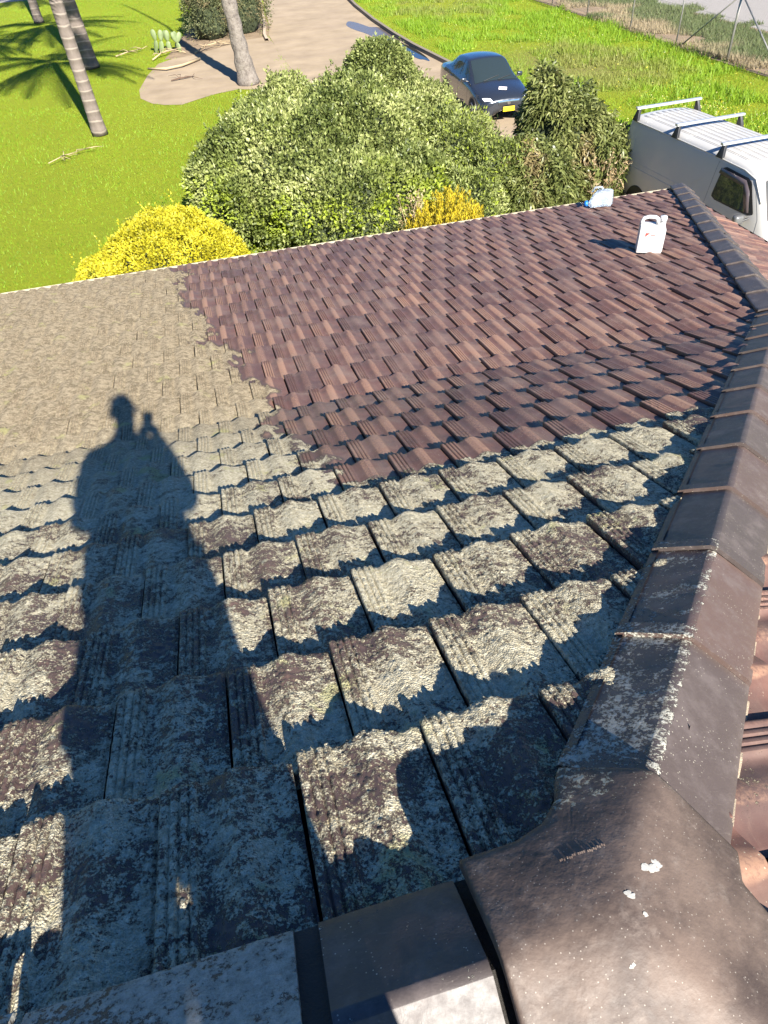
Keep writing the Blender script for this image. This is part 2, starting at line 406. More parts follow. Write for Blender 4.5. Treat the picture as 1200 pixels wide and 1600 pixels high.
# caps along hips and ridge -------------------------------------------------
def cap_mesh(p0, p1, nl, nr, sl, sr, hw, lich, rv, name='ridge_cap', collar=True, seed=0, nvx=40):
    """p0 upslope end of the crest, p1 downslope end; nl/nr horizontal perps to each leg, sl/sr leg falls per metre"""
    p0, p1 = np.array(p0), np.array(p1); L = np.linalg.norm(p1 - p0); e = (p1 - p0) / L
    dl = np.array([nl[0], nl[1], -sl]); dr = np.array([nr[0], nr[1], -sr])
    nn = np.cross(dl, e); nn /= np.linalg.norm(nn); nn = nn if nn[2] > 0 else -nn
    d = np.concatenate([-np.array([1, .97, .9, .75, .6, .45, .3, .2, .13, .08, .04]), [0], np.array([.04, .08, .13, .2, .3, .45, .6, .75, .9, .97, 1])]) * hw
    ts = np.unique(np.concatenate([np.linspace(0, L, nvx), [0, .002, .038, .046, .050, L - .002]])) if collar else np.linspace(0, L, nvx)
    D, T = np.meshgrid(d, ts, indexing='ij'); aD = np.abs(D)
    rnd = np.sqrt(aD ** 2 + .018 ** 2) - .018 * .55            # rounded crest
    P = p0 + T[..., None] * e + np.where((D < 0)[..., None], rnd[..., None] * dl, rnd[..., None] * dr)
    lift = np.zeros_like(T)
    if collar: lift = np.where(T < .048, .011, 0.) - .004 * np.clip((.05 - T) / .05, 0, 1) * 0 + .004 * (1 - T / L)
    lift = lift - .004 * np.exp(-(hw - aD) / .006)
    P[..., 2] += lift
    fl = P.reshape(-1, 3)
    nz = (fbm(fl, 9, 3, seed) - .5) * .006 + (fbm(fl, 60, 2, seed + 3) - .5) * .0016
    fl = fl + np.array([0, 0, 1.]) * nz[:, None]
    n, k = D.shape
    lf = np.where(D.ravel() < .012 * hw / .145, lich[0], lich[1]) * 1.0
    col = np.where(T.ravel() < .052, lich[2], 0); lf = np.maximum(lf, col * np.where(D.ravel() < .01, 1, .45))
    lf = lf + np.where(np.abs(D.ravel()) < .012, .04 * (lf > .2), 0)
    # underside rim
    i, j = np.meshgrid(np.arange(n - 1), np.arange(k - 1), indexing='ij'); i = i.ravel(); j = j.ravel()
    F = np.stack([i * k + j, i * k + j + 1, (i + 1) * k + j + 1, (i + 1) * k + j], -1)
    loop = np.concatenate([np.arange(k), np.arange(1, n) * k + k - 1, (n - 1) * k + np.arange(k - 2, -1, -1), np.arange(n - 2, 0, -1) * k])
    rim = fl[loop] + np.array([0, 0, -.015]); b = len(fl); m_ = len(loop); q = np.arange(m_)
    F2 = np.stack([loop[q], loop[(q + 1) % m_], b + (q + 1) % m_, b + q], -1)
    V = np.concatenate([fl, rim]); lf = np.concatenate([lf, lf[loop] * .8])
    at = np.stack([np.full(len(V), rv), lf, np.zeros(len(V))], -1)
    o = npmesh(name, V, np.concatenate([F, F2]), M_CAP, house, True, {'tl': at})
    bm = bmesh.new(); bm.from_mesh(o.data)
    for ed in bm.edges:
        if len(ed.link_faces) == 2 and ed.calc_face_angle(0) > 0.7: ed.smooth = False
    bm.to_mesh(o.data); bm.free()
    return inhouse(o)
rcap = random.Random(4)
# upper hip
hd = np.array([.98, 1, -TA]); hdn = hd / np.linalg.norm(hd); apex = np.array([XA, YR, ZR]); CH = .094
nl = np.array([-1, .98]) / 1.4001; nr = -nl
t0 = .27; step = .446; k = 0; total = np.linalg.norm(hd) * 3.70
t = t0
mort = MB()
while t < total - .02:
    a = apex + hdn * t; b = apex + hdn * min(t + step, total + .02); a[2] += CH; b[2] += CH
    lich = [(.60, .03, .62), (.52, .03, .60), (.18, .02, .50), (.05, .0, .25)][k] if k < 4 else (.25 * rcap.random(), 0, .30 * rcap.random())
    cap_mesh(a, b, nl, nr, .53, .53, .150, lich, [.55, .95, .35, .75, .5, .8, .4, .6, .3, .7, .5][k % 11], seed=k + 1)
    t += step; k += 1
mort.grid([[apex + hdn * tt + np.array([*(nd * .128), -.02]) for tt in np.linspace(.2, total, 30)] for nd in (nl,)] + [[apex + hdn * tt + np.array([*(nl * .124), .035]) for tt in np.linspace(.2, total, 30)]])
mort2 = MB(); mort2.grid([[apex + hdn * tt + np.array([*(nr * d), z + .006 * math.sin(tt * 40)]) for tt in np.linspace(.22, total, 90)] for d, z in ((.158, -.05), (.150, -.012), (.138, -.008))])
# lower hip
K0 = np.array([3.86, 0, 0.]); E0 = np.array([6.40, 4.94, -.985]); hv = (E0 - K0); hl = np.linalg.norm(hv); hvn = hv / hl
nl2 = np.array([-1, .5142]); nl2 /= np.linalg.norm(nl2); nr2 = -nl2
t = .0; k = 0
while t < hl - .05:
    a = K0 + hvn * t; b = K0 + hvn * min(t + .444, hl + .04); a[2] += CH - .004; b[2] += CH - .004
    cap_mesh(a, b, nl2, nr2, .29, .52, .150, (.02, .02, .12 * rcap.random()), .1 + .25 * rcap.random(), seed=40 + k, nvx=14)
    t += .444; k += 1
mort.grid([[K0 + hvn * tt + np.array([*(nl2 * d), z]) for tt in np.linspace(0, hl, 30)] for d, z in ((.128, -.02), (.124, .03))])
mort2.grid([[K0 + hvn * tt + np.array([*(nr2 * d), z + .006 * math.sin(tt * 40)]) for tt in np.linspace(0, hl, 90)] for d, z in ((.175, -.05), (.155, -.022), (.138, -.012))])
inhouse(mort.build('shaded_mortar_bed', M_DARKMORTAR, house)); inhouse(mort2.build('pointing', M_MORTAR, house))  # left beds get a darker mortar, their shade put into the colour
# ridge running left, and the rear hip
rz = ZR + CH
for (x0, x1, li, rv) in ((.075, -.128, (.30, .0, .0), .25), (-.165, -.53, (.80, .1, .0), .3), (-.54, -.94, (.78, .1, .6), .3), (-.95, -1.35, (.78, .1, .6), .5), (-1.36, -1.76, (.78, .1, .6), .4), (-1.77, -2.2, (.6, .1, .5), .6)):
    cap_mesh((x0, YR, rz), (x1, YR, rz), (0, 1), (0, -1), .66, .66, .150, li, rv, collar=x1 < -.6, seed=int(-x0 * 50) + 70, nvx=30)
hb = np.array([.98, -1, -TA]); hbn = hb / np.linalg.norm(hb); t = .33
while t < 4.2:
    a = apex + hbn * t; b = apex + hbn * (t + .444); a[2] += CH; b[2] += CH
    cap_mesh(a, b, np.array([1, .98]) / 1.4, -np.array([1, .98]) / 1.4, .53, .53, .150, (.05, .05, .3), .5, seed=int(t * 30), nvx=14); t += .446
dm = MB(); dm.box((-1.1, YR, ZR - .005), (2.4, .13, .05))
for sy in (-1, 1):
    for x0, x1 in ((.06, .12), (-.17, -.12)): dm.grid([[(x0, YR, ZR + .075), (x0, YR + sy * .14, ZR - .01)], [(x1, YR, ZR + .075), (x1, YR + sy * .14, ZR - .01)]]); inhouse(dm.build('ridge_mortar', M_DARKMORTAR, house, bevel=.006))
# three-way junction piece at the apex, smooth cast clay
def junction():
    out = [(-.146, .150), (-.06, .150), (-.01, .165), (.03, .200), (.065, .262), (.19, .195), (.262, .060), (.235, .018), (.25, -.03), (.36, -.125), (.12, -.36), (.03, -.24), (-.02, -.18), (-.146, -.150)]
    out = np.array(out); nth = 220; th = np.linspace(0, 2 * math.pi, nth, endpoint=False); Rr = []
    for a in th:
        d = np.array([math.cos(a), math.sin(a)]); best = 1
        for p, q in zip(out, np.roll(out, -1, 0)):
            e = q - p; den = d[0] * e[1] - d[1] * e[0]
            if abs(den) < 1e-9: continue
            t_ = (p[0] * e[1] - p[1] * e[0]) / den; s_ = (p[0] * d[1] - p[1] * d[0]) / den
            if t_ > 0 and -1e-6 <= s_ <= 1 + 1e-6: best = min(best, t_)
        Rr.append(best)
    Rr = np.array(Rr)
    nr_ = 70; rr = np.linspace(0, 1, nr_)
    X = rr[:, None] * (Rr * np.cos(th))[None]; Y = rr[:, None] * (Rr * np.sin(th))[None]
    arms = [((.70, .714), .303, .53), ((-1, 0), 0, .64), ((.70, -.714), .303, .53)]
    hs = []
    for (ex, ey), ms, sl_ in arms:
        al = X * ex + Y * ey; pe = np.abs(-X * ey + Y * ex)
        hs.append(-(np.logaddexp(ms * al * 22, -.75 * al * 22) - math.log(2)) / 22 - sl_ * (np.sqrt(pe ** 2 + .026 ** 2) - .020))
    hs = np.array(hs); kk = 34.; Z = np.log(np.exp(hs * kk).sum(0)) / kk - .012
    P = np.stack([X + XA, Y + YR, Z + ZR + CH + .012], -1).reshape(-1, 3)
    P[:, 2] += (fbm(P, 14, 3, 77) - .5) * .003 + (fbm(P, 90, 2, 78) - .5) * .0012
    P[:, 2] -= np.repeat(np.exp(-(1 - rr) / .02) * .004, nth)
    i, j = np.meshgrid(np.arange(nr_ - 1), np.arange(nth), indexing='ij'); i = i.ravel(); j = j.ravel(); j2 = (j + 1) % nth
    F = np.stack([i * nth + j, (i + 1) * nth + j, (i + 1) * nth + j2, i * nth + j2], -1)
    b = len(P); ring = P[-nth:] + np.array([0, 0, -.022]); q = np.arange(nth); bb = (nr_ - 1) * nth
    F2 = np.stack([bb + q, b + q, b + (q + 1) % nth, bb + (q + 1) % nth], -1)
    V = np.concatenate([P, ring]); rx = V[:, 0] - XA; ry = V[:, 1] - YR
    lf = .22 * np.clip((ry - .15) / .06, 0, 1) * np.clip((.2 - rx) / .08, 0, 1) + .30 * np.clip((ry - .10) / .08, 0, 1) + .06
    at = np.stack([np.full(len(V), .62), lf, np.zeros(len(V))], -1)
    return npmesh('ridge_junction', V, np.concatenate([F, F2]), None, house, True, {'tl': at}), P
g = NM('clay_junction'); a = g.attr('tl')
base = g.mix(g.sm(g.noise(7, 5, .65), .35, .7), (.066, .046, .037), (.160, .114, .088))
base = g.mix(g.math('MULTIPLY', g.sm(g.noise(24, 6, .75, g.coord((1, 1, 1)), dist=.2), .50, .75), .5), base, (.25, .20, .165))
fl_ = g.math('SUBTRACT', 1., g.sm(g.vor(130), .07, .15)); base = g.mix(g.math('MULTIPLY', fl_, .6), base, (.42, .37, .31))
f = g.math('ADD', g.math('MULTIPLY', g.noise(34, 6, .75), .6), g.math('MULTIPLY', g.noise(120, 5, .75), .5))
mask = g.sm(f, g.math('MULTIPLY_ADD', a[1], -.42, .80), g.math('MULTIPLY_ADD', a[1], -.42, .83))
col = g.mix(mask, base, (.40, .38, .29))
h = g.math('ADD', g.math('MULTIPLY', g.noise(180, 4), .12), g.math('MULTIPLY', mask, .5)); h = g.math('ADD', h, g.math('MULTIPLY', g.noise(16, 4), .3))
g.out(col, g.math('MULTIPLY_ADD', g.noise(50, 5, .7), .3, .46), g.bump(h, .005, 1.), spec=.45)
jo, JP = junction(); jo.data.materials.append(g.m); inhouse(jo)
def jz(x, y):
    d = (JP[:, 0] - XA - x) ** 2 + (JP[:, 1] - YR - y) ** 2; return JP[np.argmin(d)]
st = MB()
pa, pb = jz(-.02, .095), jz(.045, .095)
for i in range(21):
    q = pa + (pb - pa) * i / 20; q = jz(q[0] - XA, q[1] - YR); st.box(q + np.array([0, 0, -.0001]), (.0022, .005, .0008))
so_ = st.build('maker_stamp', jo.data.materials[0], jo); so_.data.attributes.new('tl', 'FLOAT_VECTOR', 'POINT').data.foreach_set('vector', np.tile([.6, .0, 0], len(so_.data.vertices)).astype(np.float32))
M_DROP = plain('bird_dropping', (.45, .43, .38), .9, .15, 60)
for (dx, dy, r_) in ((.088, .050, .012), (.104, .054, .009), (.038, .022, .008), (.005, -.05, .004), (.045, -.004, .004)):
    c = jz(dx, dy); mbd = MB(); ring = []
    nn_ = 28
    for j in range(nn_):
        th = 2 * math.pi * j / nn_; rr_ = r_ * (.85 + .25 * math.sin(2 * th + dx * 99) + .12 * math.sin(5 * th + dy * 77) + .08 * rcap.random()); q = jz(dx + rr_ * math.cos(th), dy + rr_ * .7 * math.sin(th)); ring.append((c[0] + rr_ * math.cos(th), c[1] + rr_ * .7 * math.sin(th), q[2] + .0004))
    mbd.add([tuple(c + np.array([0, 0, .0015]))] + ring, [(0, 1 + j, 1 + (j + 1) % nn_) for j in range(nn_)])
    mbd.build('bird_dropping', M_DROP, jo, smooth=True)

# gutters, fascia, walls ------------------------------------------------------
EY, EZ = 4.965, -1.005
gm = MB(); prof_g = [(.0, .035), (.0, -.085), (.10, -.085), (.115, -.02), (.118, .024), (.106, .030), (.106, .020)]
gm.grid([[(x, EY - .035 + p, EZ + q) for p, q in prof_g] for x in np.linspace(-9.2, 6.52, 60)])
inhouse(gm.build('front_gutter', M_CREAM, house, solid=.003))
XE = 3.86 + 2.66 * math.cos(RL)
gm = MB(); gm.grid([[(XE - .035 + p, y, EZ + q - .02) for p, q in prof_g] for y in np.linspace(5.07, -9.5, 60)])
inhouse(gm.build('side_gutter', M_BROWNMETAL, house, solid=.003))
wb = MB(); wb.box((-1.6, -2.4, (GZ + EZ - .15) / 2), (15.0, 13.6, EZ - .15 - GZ)); inhouse(wb.build('wall', M_WALL, house))
sfm = MB(); sfm.box((-1.5, -2.2, EZ - .13), (15.9, 14.25, .03)); inhouse(sfm.build('soffit', M_CREAM, house))
# near-black sheet just below the tiles, its colour standing in for shade in gaps
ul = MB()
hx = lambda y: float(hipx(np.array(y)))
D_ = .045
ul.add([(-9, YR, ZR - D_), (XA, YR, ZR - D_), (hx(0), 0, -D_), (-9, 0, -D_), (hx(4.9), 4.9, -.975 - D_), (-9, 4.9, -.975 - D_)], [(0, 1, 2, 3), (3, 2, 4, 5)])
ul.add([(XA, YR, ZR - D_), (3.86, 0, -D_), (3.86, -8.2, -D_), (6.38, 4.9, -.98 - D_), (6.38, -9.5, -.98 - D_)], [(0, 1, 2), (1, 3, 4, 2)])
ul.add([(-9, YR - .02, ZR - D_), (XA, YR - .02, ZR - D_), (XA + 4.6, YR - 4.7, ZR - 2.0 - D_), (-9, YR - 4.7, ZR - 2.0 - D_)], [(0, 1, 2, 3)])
inhouse(ul.build('gap_shade_sheet', plain('gap_shade_black', (.02, .018, .018), .9), house))
# ------------------------------------------------------------------ ground
def ground_sheet(name, poly, z, mat, res=None):
    mb = MB(); mb.add([(x, y, z) for x, y in poly], [tuple(range(len(poly)))]); o = mb.build(name, mat); o['kind'] = 'structure'; return o
g = NM('lawn_soil_and_grass')
n1 = g.noise(.35, 4); n2 = g.noise(6, 6, .7); n3 = g.noise(28, 5, .8)
c = g.ramp(n3, [(.2, (.17, .21, .012)), (.5, (.27, .32, .018)), (.8, (.36, .41, .03))])
c = g.mix(g.math('MULTIPLY', g.sm(n1, .35, .65), .4), c, (.24, .28, .02))
# worn straw patch in the right hand lawn
sx = g.n('SeparateXYZ'); g.t.links.new(g.coord(), sx.inputs[0])
dx = g.math('MULTIPLY', g.math('SUBTRACT', sx.outputs[0], 15.0), .28); dy = g.math('MULTIPLY', g.math('SUBTRACT', sx.outputs[1], 24.5), .2)
rr = g.math('ADD', g.math('MULTIPLY', dx, dx), g.math('MULTIPLY', dy, dy))
c = g.mix(g.math('MULTIPLY', g.sm(g.math('ADD', rr, g.math('MULTIPLY', n2, 1.2)), 1.6, .5), .7), c, (.24, .20, .09))
g.out(c, .9, g.bump(g.math('ADD', n3, n2), .08, 1.), spec=.15); M_LAWN = g.m
ground_sheet('lawn', [(-400, -400), (600, -400), (600, 900), (-400, 900)], GZ, M_LAWN)
g = NM('old_concrete'); n = g.noise(.8, 6, .6); n2 = g.noise(14, 6, .7)
st_ = g.noise(2.2, 4, .6, g.coord((.25, 1.6, 1), rot=(0, 0, -.25)))
c = g.ramp(n, [(.3, (.25, .19, .12)), (.55, (.35, .27, .175)), (.75, (.42, .325, .215))]); c = g.mix(g.math('MULTIPLY', g.sm(st_, .42, .62), .4), c, (.32, .245, .18))
c = g.mix(g.math('MULTIPLY', n2, .35), c, (.22, .17, .13)); g.out(c, .85, g.bump(n2, .01, .6), spec=.3); M_CONC = g.m
g = NM('bare_dirt'); n = g.noise(2.5, 6, .7); n2 = g.noise(22, 6, .75)
c = g.ramp(n, [(.3, (.14, .085, .05)), (.6, (.25, .165, .105)), (.8, (.34, .25, .15))]); c = g.mix(g.math('MULTIPLY', n2, .5), c, (.30, .25, .15)); g.out(c, .95, g.bump(n2, .03, 1.)); M_DIRT = g.m
g = NM('gravel_yard'); n = g.noise(1.2, 6, .7); n2 = g.noise(40, 5, .8)
c = g.ramp(n2, [(.3, (.22, .20, .18)), (.7, (.38, .35, .33))]); c = g.mix(g.math('MULTIPLY', n, .4), c, (.30, .27, .25)); g.out(c, .9, g.bump(n2, .02, 1.)); M_GRAV = g.m
drive = [(4.7, 24.5), (4.75, 32), (4.95, 37.4), (5.3, 39.5), (6.3, 49), (7.2, 62), (9, 90), (15, 90), (12.3, 62), (11.2, 50), (10.55, 42), (10.3, 34), (10.5, 28), (10.75, 24), (11.4, 17), (11.9, 5), (6.5, 5), (6.6, 17), (6.0, 22)]
ground_sheet('driveway', drive, GZ + .012, M_CONC)
pad = [(4.9, 37.2), (3.6, 36.9), (2.2, 35.6), (1.0, 34.6), (.2, 34.4), (-.5, 33.6), (-1.0, 31.5), (-1.38, 29), (-1.35, 27.6), (-.95, 26.6), (-.5, 26.15), (.1, 25.9), (.7, 26.4), (1.4, 26.9), (2.3, 27.2), (3.3, 26.6), (4.1, 26.9), (4.72, 27.6)]
ground_sheet('path', pad, GZ + .008, M_CONC)
bed = [(-.2, 34.4), (.9, 34.2), (2.2, 35.3), (3.7, 36.5), (4.95, 37.2), (5.3, 39.5), (5.6, 43), (1.3, 42), (.6, 38)]
ground_sheet('garden_soil', bed, GZ + .004, M_DIRT)
ground_sheet('fence_strip', [(19.7, -20), (24.6, -20), (24.6, 90), (19.7, 90)], GZ + .006, M_DIRT)
ground_sheet('yard', [(24.4, -40), (120, -40), (120, 200), (24.4, 200)], GZ + .010, M_GRAV)
ground_sheet('road', [(-120, 57.5), (-6.2, 60.0), (0, 62), (0, 70), (-120, 68)], GZ + .006, M_GRAV)
ground_sheet('muddy_ground', [(8.8, 8.6), (11.9, 8.6), (12, 12.4), (10.6, 13.4), (9.1, 13.0)], GZ + .018, M_DIRT)
g = NM('still_water'); g.out((.03, .03, .025), .03, None, spec=.8, IOR=1.33); M_WATER = g.m
def blob(cx, cy, rx, ry, rot, z, n=40, seed=1, rough=.2):
    rg = random.Random(seed); ph = [rg.random() * 6.28 for _ in range(4)]
    out = []
    for i in range(n):
        t = 2 * math.pi * i / n; k = 1 + rough * (math.sin(2 * t + ph[0]) * .5 + math.sin(3 * t + ph[1]) * .4 + math.sin(5 * t + ph[2]) * .3)
        x, y = rx * k * math.cos(t), ry * k * math.sin(t); out.append((cx + x * math.cos(rot) - y * math.sin(rot), cy + x * math.sin(rot) + y * math.cos(rot)))
    return out
M_WET = plain('wet_concrete', (.13, .10, .075), .25, .3, 4)
ground_sheet('puddle', blob(10.02, 31.0, .24, 3.3, .03, 0, seed=3), GZ + .020, M_WATER)
ground_sheet('wet_patch', blob(9.75, 35.5, .6, 3.0, .12, 0, seed=9, rough=.35), GZ + .016, M_WET)
ground_sheet('puddle', blob(10.1, 11.9, .55, .3, .2, 0, seed=4), GZ + .024, M_WATER)
# kerbs
M_KERB = plain('kerb_concrete', (.20, .165, .12), .9, .35, 9, bump=1)
kb = MB(); pts = [(10.75, 24), (10.5, 28), (10.32, 31), (10.28, 34), (10.35, 38), (10.6, 43), (11.2, 50), (12.3, 62)]
rows = [[(x - .02, y, GZ), (x, y, GZ + .15), (x + .13, y, GZ + .16), (x + .16, y, GZ)] for x, y in pts]; kb.grid(rows)
tag(kb.build('kerb', M_KERB), kind='structure')
kb = MB(); pts = [(4.72, 36.0), (4.8, 37.4), (5.1, 39.5), (5.9, 46), (6.6, 54)]
kb.grid([[(x - .14, y, GZ), (x - .12, y, GZ + .12), (x, y, GZ + .12), (x + .02, y, GZ)] for x, y in pts])
tag(kb.build('kerb', plain('pale_kerb', (.42, .33, .24), .9, .2, 9)), kind='structure')

# ------------------------------------------------------------------ leaf clouds
def leaf_mat(name, cols, trans=.35, rough=.5, yellow=None):
    g = NM(name); a = g.attr('lf')
    c = g.ramp(a[0], [(i / (len(cols) - 1), cc) for i, cc in enumerate(cols)])
    if yellow: c = g.mix(a[1], c, yellow)
    g.out(c, rough, spec=.35)
    tr = g.n('BsdfTranslucent'); g.set(tr.inputs[0], g.mix(.5, c, g.mix(1., c, (1.0, 1.0, .35), 'MULTIPLY'))); mx = g.n('MixShader'); mx.inputs[0].default_value = trans
    g.t.links.new(g.b.outputs[0], mx.inputs[1]); g.t.links.new(tr.outputs[0], mx.inputs[2])
    o = next(x for x in g.t.nodes if x.type == 'OUTPUT_MATERIAL'); g.t.links.new(mx.outputs[0], o.inputs[0]); return g.m
def leaves(name, pos, nrm, length, width, mat, parent, seed=0, droop=0., jitter=.7, tint=None, yel=None, fold=.25, seg=1):
    rg = np.random.default_rng(seed); n = len(pos)
    d = nrm + rg.normal(0, jitter, (n, 3)); d[:, 2] -= droop; d /= np.linalg.norm(d, axis=1)[:, None] + 1e-9
    r = rg.normal(0, 1, (n, 3)); s = np.cross(d, r); s /= np.linalg.norm(s, axis=1)[:, None] + 1e-9; up = np.cross(s, d)
    L = length * rg.uniform(.65, 1.25, n)[:, None]; Wd = width * rg.uniform(.7, 1.2, n)[:, None]
    if seg == 1:
        b = pos; l = pos + d * L * .45 + s * Wd * .5 + up * Wd * fold; t = pos + d * L; r_ = pos + d * L * .45 - s * Wd * .5 + up * Wd * fold
        V = np.stack([b, l, t, r_], 1).reshape(-1, 3); k = 4
        i = np.arange(n) * 4; F = np.concatenate([np.stack([i, i + 1, i + 2], 1), np.stack([i, i + 2, i + 3], 1)])
    else:
        gr = np.array([0, 0, -1.]); m1 = pos + d * L * .5; e1 = m1 + d * L * .5 + gr * L * .35
        l = pos + d * L * .28 + s * Wd * .5; l2 = pos + d * L * .28 - s * Wd * .5; q = m1 + d * L * .12 + gr * L * .08 + s * Wd * .42; q2 = m1 + d * L * .12 + gr * L * .08 - s * Wd * .42
        V = np.stack([pos, l, l2, q, q2, e1], 1).reshape(-1, 3); k = 6; i = np.arange(n) * 6
        F = np.concatenate([np.stack(x, 1) for x in ((i, i + 2, i + 1), (i + 1, i + 2, i + 4), (i + 1, i + 4, i + 3), (i + 3, i + 4, i + 5))])
    t0 = rg.uniform(0, 1, n) if tint is None else np.clip(tint + rg.normal(0, .16, n), 0, 1)
    y0 = np.zeros(n) if yel is None else yel
    at = np.repeat(np.stack([t0, y0, t0], -1), k, 0)
    return npmesh(name, V, F, mat, parent, False, {'lf': at})
def lobe_points(lobes, n, seed, bumpy=.16, freq=2.2, depth=.30, zmin=GZ + .02):
    """points spread through the outer part of a union of ellipsoids whose surface is broken into clumps"""
    rg = np.random.default_rng(seed); L = np.array(lobes, float); ar = (L[:, 3] * L[:, 4] + L[:, 3] * L[:, 5] + L[:, 4] * L[:, 5]); pr = ar / ar.sum()
    P = np.zeros((0, 3)); N = np.zeros((0, 3))
    while len(P) < n:
        m_ = n * 2; k = rg.choice(len(L), m_, p=pr); d = rg.normal(0, 1, (m_, 3)); d[:, 2] = np.where(d[:, 2] < -.4, -d[:, 2], d[:, 2]); d /= np.linalg.norm(d, axis=1)[:, None]
        c = L[k, :3]; rad = L[k, 3:6]
        q = c + d * rad; b = fbm(q, freq, 3, seed + 5); cl = np.abs(fbm(q, freq * 2.3, 2, seed + 9) - .5) * 2
        rr_ = 1 + bumpy * (b - .5) * 2 + bumpy * .5 * (cl - .4) - depth * rg.power(3.0, m_) * 0 - depth * np.abs(rg.normal(0, .35, m_))
        p = c + d * rad * rr_[:, None]; ok = p[:, 2] > zmin
        for i in range(len(L)):
            e = (p - L[i, :3]) / L[i, 3:6]; ok &= ~((np.linalg.norm(e, axis=1) < .82) & (k != i))
        nn_ = d / rad; nn_ /= np.linalg.norm(nn_, axis=1)[:, None]
        P = np.concatenate([P, p[ok]]); N = np.concatenate([N, nn_[ok]])
    return P[:n], N[:n]
M_BARK = plain('shrub_bark', (.10, .075, .05), .9, .3, 20, bump=1)
M_CORE = plain('inner_foliage_shade', (.030, .040, .016), .95, .5, 6, bump=1)  # solid dark shell: shade inside the crown put into its colour
def core(lobes, parent, k=.74, name='inner_foliage_shade', mat=None):
    bm = bmesh.new()
    for (x, y, z, a, b, c) in lobes:
        r = bmesh.ops.create_icosphere(bm, subdivisions=4, radius=1)
        for v in r['verts']:
            p = Vector((x + v.co.x * a * k, y + v.co.y * b * k, z + v.co.z * c * k)); v.co = p
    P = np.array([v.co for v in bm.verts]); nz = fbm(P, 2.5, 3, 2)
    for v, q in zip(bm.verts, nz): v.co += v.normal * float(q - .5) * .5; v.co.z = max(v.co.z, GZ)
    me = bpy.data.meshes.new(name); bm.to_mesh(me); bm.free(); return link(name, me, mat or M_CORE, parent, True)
def shrub(name, base, lobes, n, ll, lw, mat, label, cat, group=None, seed=1, droop=0., jitter=.7, seg=1, yelf=None, bumpy=.16, freq=2.2, depth=.3, stems=5, shoots=0, tintf=None):
    root = empty(name, (base[0], base[1], GZ), 0, label, cat, group)
    off = np.array([base[0], base[1], GZ]); lb = [(x - off[0], y - off[1], z, a, b, c) for x, y, z, a, b, c in lobes]   # z above ground
    P, N = lobe_points([(x, y, z, a, b, c) for x, y, z, a, b, c in lb], n, seed, bumpy, freq, depth, zmin=.02)
    if shoots:
        rg = np.random.default_rng(seed + 50); idx = rg.choice(len(P), shoots); ex = []; en = []
        for i in idx:
            if N[i, 2] < .1: continue
            h_ = rg.uniform(.12, .38); dirn = np.array([rg.normal(0, .25), rg.normal(0, .25), 1.])
            for k in range(9): ex.append(P[i] + dirn * h_ * (k + 1) / 9 + rg.normal(0, .012, 3)); en.append(N[i] * .4 + rg.normal(0, .5, 3))
        P = np.concatenate([P, ex]); N = np.concatenate([N, en])
    tint = tintf(P + off) if tintf else fbm(P + off, 1.3, 3, seed + 31) * .7 + .15
    yel = yelf(P + off, N) if yelf else None
    leaves('foliage', P, N, ll, lw, mat, root, seed, droop, jitter, tint, yel, seg=seg)
    bm_ = bmesh.new()
    cm = [(x, y, z, a, b, c) for x, y, z, a, b, c in lb]
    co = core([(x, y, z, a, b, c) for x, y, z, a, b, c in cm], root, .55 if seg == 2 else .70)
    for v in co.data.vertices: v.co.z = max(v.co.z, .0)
    rg = random.Random(seed); mb = MB()
    for i in range(stems):
        l = rg.choice(lb); mb.tube([(rg.uniform(-.15, .15) * l[3], rg.uniform(-.15, .15) * l[4], 0), ((l[0]) * .5 + rg.uniform(-.2, .2), l[1] * .5 + rg.uniform(-.2, .2), l[2] * .5), (l[0] + rg.uniform(-.4, .4) * l[3], l[1] + rg.uniform(-.4, .4) * l[4], l[2] + l[5] * .5)], [.05, .035, .012], 6)
    mb.build('stem', M_BARK, root, True)
    return root
# NOTE core() clamps to GZ in world terms, the clamp above keeps local z positive
M_HEDGE = leaf_mat('grey_green_leaf', [(.055, .075, .018), (.15, .185, .050), (.30, .335, .11), (.48, .49, .22)], .33, .42, yellow=(.34, .42, .04))
M_MANGO = leaf_mat('long_olive_leaf', [(.040, .055, .016), (.10, .12, .034), (.19, .21, .065), (.32, .32, .13)], .25, .38, yellow=(.27, .20, .10))
M_YELL = leaf_mat('golden_leaf', [(.28, .26, .015), (.52, .46, .025), (.66, .60, .06)], .3, .5, yellow=(.06, .10, .02))
M_CYP = leaf_mat('golden_cypress_leaf', [(.12, .11, .02), (.34, .28, .025), (.66, .50, .025)], .25, .6, yellow=(.16, .10, .05))
M_BACK = leaf_mat('dull_green_leaf', [(.05, .06, .022), (.11, .125, .05), (.17, .17, .08)], .25, .6, yellow=(.26, .18, .10))
def y_hedge(P, N):
    a = np.clip((vnoise(P, 1.1, 71) - .42) * 6, 0, 1) * np.clip((vnoise(P, 6, 72) - .35) * 4, 0, 1)
    low = np.clip((1.9 - (P[:, 2] - GZ)) / .8, .12, 1); return np.clip(a * low, 0, 1) * (RNG.random(len(P)) < .8)
big = [(2.2, 13.6, .9, 2.3, 2.6, 1.55), (.95, 13.3, .7, 1.25, 2.0, 1.25), (3.9, 14.6, .9, 1.9, 2.6, 1.65), (2.9, 16.2, .8, 1.8, 1.9, 1.35), (3.1, 11.6, .6, 2.1, 1.5, 1.3), (4.7, 12.0, .5, 1.3, 1.5, 1.2), (1.5, 14.9, .85, 1.25, 1.6, 1.35), (2.5, 16.3, 1.0, 1.4, 1.3, 1.35)]
